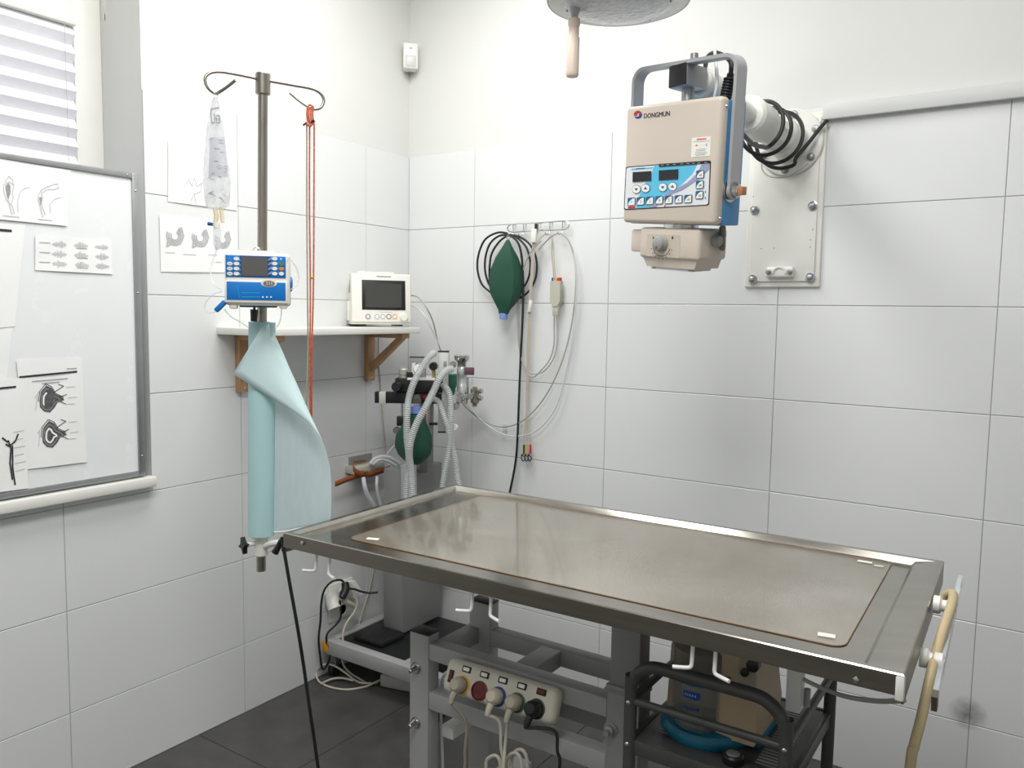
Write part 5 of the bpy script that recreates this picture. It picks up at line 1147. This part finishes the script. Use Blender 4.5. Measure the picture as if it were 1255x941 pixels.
# arm
arw = thing('wall_mount', 'white wall plate with a tubular arm carrying the x-ray unit', 'wall mount', (1.55, -.01, 1.5))
bc = Vector((1.560, -.850, 1.938)); RB = Matrix.Rotation(math.radians(-17.7), 3, 'Z')
B().box(bc, (.05, .07, .048), RB, .002).out('joint_block', ALU, arw); B().box(bc+RB@Vector((0, -.0365, 0)), (.048, .004, .046), RB, .001).out('block_cap', BLACK, arw)
B().cyl(bc+Vector((0, 0, -.024)), bc+Vector((0, 0, -.05)), .014).out('joint_pin', ALU, arw); B().cyl(bc+Vector((0, 0, .0235)), bc+Vector((0, 0, .034)), .014).out('joint_washer', ALU, arw)
B().cyl(bc+Vector((.004, .02, .032)), bc+Vector((.004, .02, .058)), .009).out('pivot_bolt', ALU, arw)
ac = Vector((1.562, 0, 1.945)); st_ = bc+RB@Vector((0, .035, 0))
def al(t): return st_.lerp(Vector((ac.x, 0, ac.z)), t)
def acl(name, t0, t1, r, mt=WHITEM, n=28, bev=.003): return B().cyl(al(t0), al(t1), r, None, n, bev).out(name, mt, arw)
acl('neck', 0, .05, .03); acl('front_tube', .04, .14, .036); acl('middle_tube', .13, .46, .026)
acl('elbow_ring', .44, .62, .050, bev=.008); acl('arm_section', .60, .82, .043, WHITEM, 8); acl('base_sleeve', .80, .985, .056, bev=.006)
B().cyl((ac.x, -.030, ac.z), (ac.x, -.0185, ac.z), .10, None, 40, .003).out('flange', WHITEM, arw)
for k in range(6):
    a_ = 2*PI*k/6+.4; p = Vector((ac.x+.083*math.cos(a_), -.030, ac.z+.083*math.sin(a_)))
    B().lathe([(.012, 0), (.012, .003), (.008, .003), (.008, .01), (.001, .011)], p, (0, -1, 0), 12).out('flange_bolt', ALU, arw)
pl = arw
x0, x1, z0, z1 = 1.434, 1.667, 1.503, 2.032
B().bx(x0, x1, -.012, -.001, z0, z1, .005, 3).out('plate', WHITEM, pl); B().bx(x0+.016, x1-.016, -.0185, -.010, z0+.018, z1-.016, .003).out('inner_plate', WHITEM, pl)
def cpl(x, y): return 900+x/6.725, 230+y/6.725
for x, y in ((165, 185), (645, 150), (148, 755), (625, 740)):
    q = Y(*cpl(x, y), -.02); bo_ = B().lathe([(.0145, 0), (.0145, .003), (.010, .004)], (q.x, -.0185, q.z), (0, -1, 0), 20).out('washer', CHROME, pl)
    B().lathe([(.0095, .003), (.0095, .009), (.006, .012), (.001, .0125)], (q.x, -.0185, q.z), (0, -1, 0), 8).out('bolt', ALU, pl)
q = Y(1001, 151, -.02); B().lathe([(.015, 0), (.015, .003), (.010, .004), (.010, .010), (.001, .011)], (q.x-.003, -.0185, q.z), (0, -1, 0), 16).out('bolt', ALU, pl)
for x, y in ((157, 75), (645, 345), (628, 430), (625, 490), (222, 502), (327, 498)):
    q = Y(*cpl(x, y), -.0185); B().lathe([(.0016, 0), (.0012, .0008)], (q.x, -.0185, q.z), (0, -1, 0), 8).out('rivet', INK, pl)
q = Y(*cpl(380, 700), -.02)
sb = B().bx(q.x-.043, q.x+.043, -.034, -.0185, q.z-.016, q.z+.018, .007, 3).out('clamp_saddle', WHITEM, pl)
for s in (-1, 1): B().lathe([(.009, 0), (.009, .003), (.006, .004), (.006, .012), (.001, .013)], (q.x+s*.033, -.034, q.z+.002), (0, -1, 0), 10).out('saddle_bolt', ALU, sb)
B().torus((q.x, -.034, q.z-.004), (0, 1, 0), .02, .004, 12, 6, -PI/2, PI/2).out('saddle_arch', WHITEM, sb)
tr_ = tag(B().bx(1.655, RX, -.026, -.0015, 2.003, 2.046, .002).out('cable_trunking', mat('trunking', (206, 208, 206), .45, var=.01)), 'grey white cable trunking running right along the tile top edge', 'trunking')
# black cable spiralled round the arm
xc = thing('arm_cable', 'black cable wound in loops around the x-ray wall arm', 'cable', (1.56, -.2, 1.85))
P = [(1.67, -.03, 1.998), (1.655, -.045, 1.975), (1.63, -.07, 1.93), (1.60, -.09, 1.885)]
turns = 3.0; n = 54
for k in range(n+1):
    t = k/n; a_ = -PI/2+.5-t*turns*2*PI; r = .076-.006*t+.004*math.sin(t*7); yv = -.09-.27*t
    P.append((ac.x+r*math.cos(a_)*.95, yv, ac.z-.012+r*math.sin(a_)))
P += [(1.605, -.44, 1.856), (1.615, -.54, 1.842), (1.625, -.64, 1.842), (1.628, -.72, 1.85), HM@Vector((.09, .12, .085)), HM@Vector((.08, .086, .085))]
B().tube(P, .0058, 8, 3).out('cable', RUBBER, xc)
gl = B(); 
hp0 = HM@Vector((.085, .075, H2-.004)); hp1 = HM@Vector((.09, .085, H2+.055))
for k in range(9): gl.torus(hp0.lerp(hp1, k/10), hp1-hp0, .011, .0028, 14, 6)
gl.cyl(hp0, hp1, .008); gl.out('cable_boot', RUBBER, xc)
B().tube([hp1, hp1+Vector((-.005, .005, .03)), bc+Vector((.05, .03, .055)), bc+Vector((.02, .06, .058)), bc+Vector((.0, .10, .05))], .0055, 8).out('cable_top', RUBBER, xc)
wcab = tag(B().tube([HM@Vector((.06, .07, H2-.002)), HM@Vector((.066, .07, H2+.04)), bc+Vector((.052, .02, .052)), bc+Vector((.04, .05, .062)), bc+Vector((.0, .09, .056))], .004, 8).out('white_lead', CORDW), 'white lead curving out of the x-ray unit top', 'cable')
tag(B().tube([(1.49, -.06, 1.90), (1.495, -.07, 1.86), (1.53, -.08, 1.835), (1.58, -.08, 1.835), (1.63, -.06, 1.87)], .0022, 6).out('thin_grey_cable', CORDG), 'thin grey cable drooping below the arm flange', 'cable')

# ================================================================== SURGICAL LAMP, SENSOR
lc = Vector((1.428, -.944, 2.098))
la = thing('surgical_lamp', 'round white surgical lamp with textured glass above the table', 'surgical lamp', lc)
B().lathe([(.119, .002), (.150, -.001), (.157, .003), (.158, .02), (.152, .045), (.11, .085), (.05, .10), (.001, .102)], lc, n=64).out('reflector_shell', mat('lamp shell', (238, 238, 236), .3, var=.01), la)
B().torus(lc+Vector((0, 0, .004)), (0, 0, 1), .1545, .0042, 64, 8).out('rim', mat('lamp rim', (196, 192, 188), .35), la)
B().lathe([(.121, .003), (.119, -.006), (.10, -.016), (.06, -.022), (.001, -.024)], lc, n=64).out('lens', LAMPG, la)
for k in range(6):
    a_ = 2*PI*k/6+.3; B().ball(lc+Vector((.115*math.cos(a_), .115*math.sin(a_), -.008)), .003, n=8).out('lens_clip', COLG, la)
hx = lc+Vector((-.079, -.055, -.02))
B().lathe([(.016, .02), (.014, .005), (.006, -.022), (.001, -.022)], hx, n=20).out('handle_mount', ALU, la)
tl = Vector((-.02, .0, -1)).normalized()
B().lathe([(.001, 0), (.0125, 0), (.0135, .004), (.0135, .014), (.0115, .017), (.0115, .038), (.0138, .041), (.0142, .115), (.0142, .121), (.0125, .124), (.001, .124)], hx+Vector((0, 0, -.018)), tl, 24).out('handle', HANDLE, la)
B().tube([lc+Vector((0, 0, .10)), lc+Vector((.0, .0, .16)), lc+Vector((.1, .06, .24)), lc+Vector((.25, .15, .27)), lc+Vector((.33, .2, .34)), lc+Vector((.33, .2, H-lc.z-.002))], .018, 14).out('lamp_arm', WHITEM, la)
B().cyl(lc+Vector((.33, .2, H-lc.z-.05)), lc+Vector((.33, .2, H-lc.z-.001)), .07, None, 24, .004).out('ceiling_rose', WHITEM, la)
SM = frame((.036, -.036, 2.385), math.radians(45))
se = thing('motion_sensor', 'white motion sensor mounted high in the room corner', 'sensor', None, SM)
B().prism([(-.03, -.006, 0), (.03, -.006, 0), (.022, .03, 0), (-.022, .03, 0)], (0, 0, .1)).out('sensor_back', WHITEP, se, True)
B().bx(-.03, .03, -.022, -.004, .0, .1, .006, 3).out('sensor_case', WHITEP, se, True)
B().bx(-.02, .02, -.0245, -.02, .008, .05, .003).out('sensor_lens', mat('sensor lens', (214, 214, 212), .3), se, True)
B().bx(-.006, .006, -.0232, -.021, .075, .083, .001).out('sensor_mark', INKL, se, True)

# soft grey stain on the tile joint low on the back wall
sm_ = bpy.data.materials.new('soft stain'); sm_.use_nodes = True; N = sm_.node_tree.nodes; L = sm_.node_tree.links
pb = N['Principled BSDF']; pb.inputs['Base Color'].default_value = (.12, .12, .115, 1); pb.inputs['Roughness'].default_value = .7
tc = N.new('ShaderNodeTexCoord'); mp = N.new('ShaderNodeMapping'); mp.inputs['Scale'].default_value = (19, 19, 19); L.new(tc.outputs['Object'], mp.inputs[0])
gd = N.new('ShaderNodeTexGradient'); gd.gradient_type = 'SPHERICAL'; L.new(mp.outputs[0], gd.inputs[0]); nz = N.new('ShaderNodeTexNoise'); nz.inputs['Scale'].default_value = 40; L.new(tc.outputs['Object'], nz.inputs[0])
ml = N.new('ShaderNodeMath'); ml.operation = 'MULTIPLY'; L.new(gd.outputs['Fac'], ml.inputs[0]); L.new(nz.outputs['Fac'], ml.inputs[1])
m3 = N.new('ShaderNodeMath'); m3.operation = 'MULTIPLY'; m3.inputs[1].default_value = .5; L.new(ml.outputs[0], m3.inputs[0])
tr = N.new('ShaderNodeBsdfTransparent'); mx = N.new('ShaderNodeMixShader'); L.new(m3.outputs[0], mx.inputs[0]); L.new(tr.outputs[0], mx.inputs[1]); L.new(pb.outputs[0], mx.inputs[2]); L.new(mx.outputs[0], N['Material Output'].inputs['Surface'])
sp_ = Y(1186, 874, -.0019)
sb = B(); sb.lathe([(.052, 0), (.001, .0001)], (0, 0, 0), (0, -1, 0), 24); me = bpy.data.meshes.new('stain'); sb.bm.to_mesh(me); sb.bm.free(); me.materials.append(sm_)
so = bpy.data.objects.new('stain', me); COL.objects.link(so); so.parent = wbk; so.location = sp_-MW[wbk.name].translation
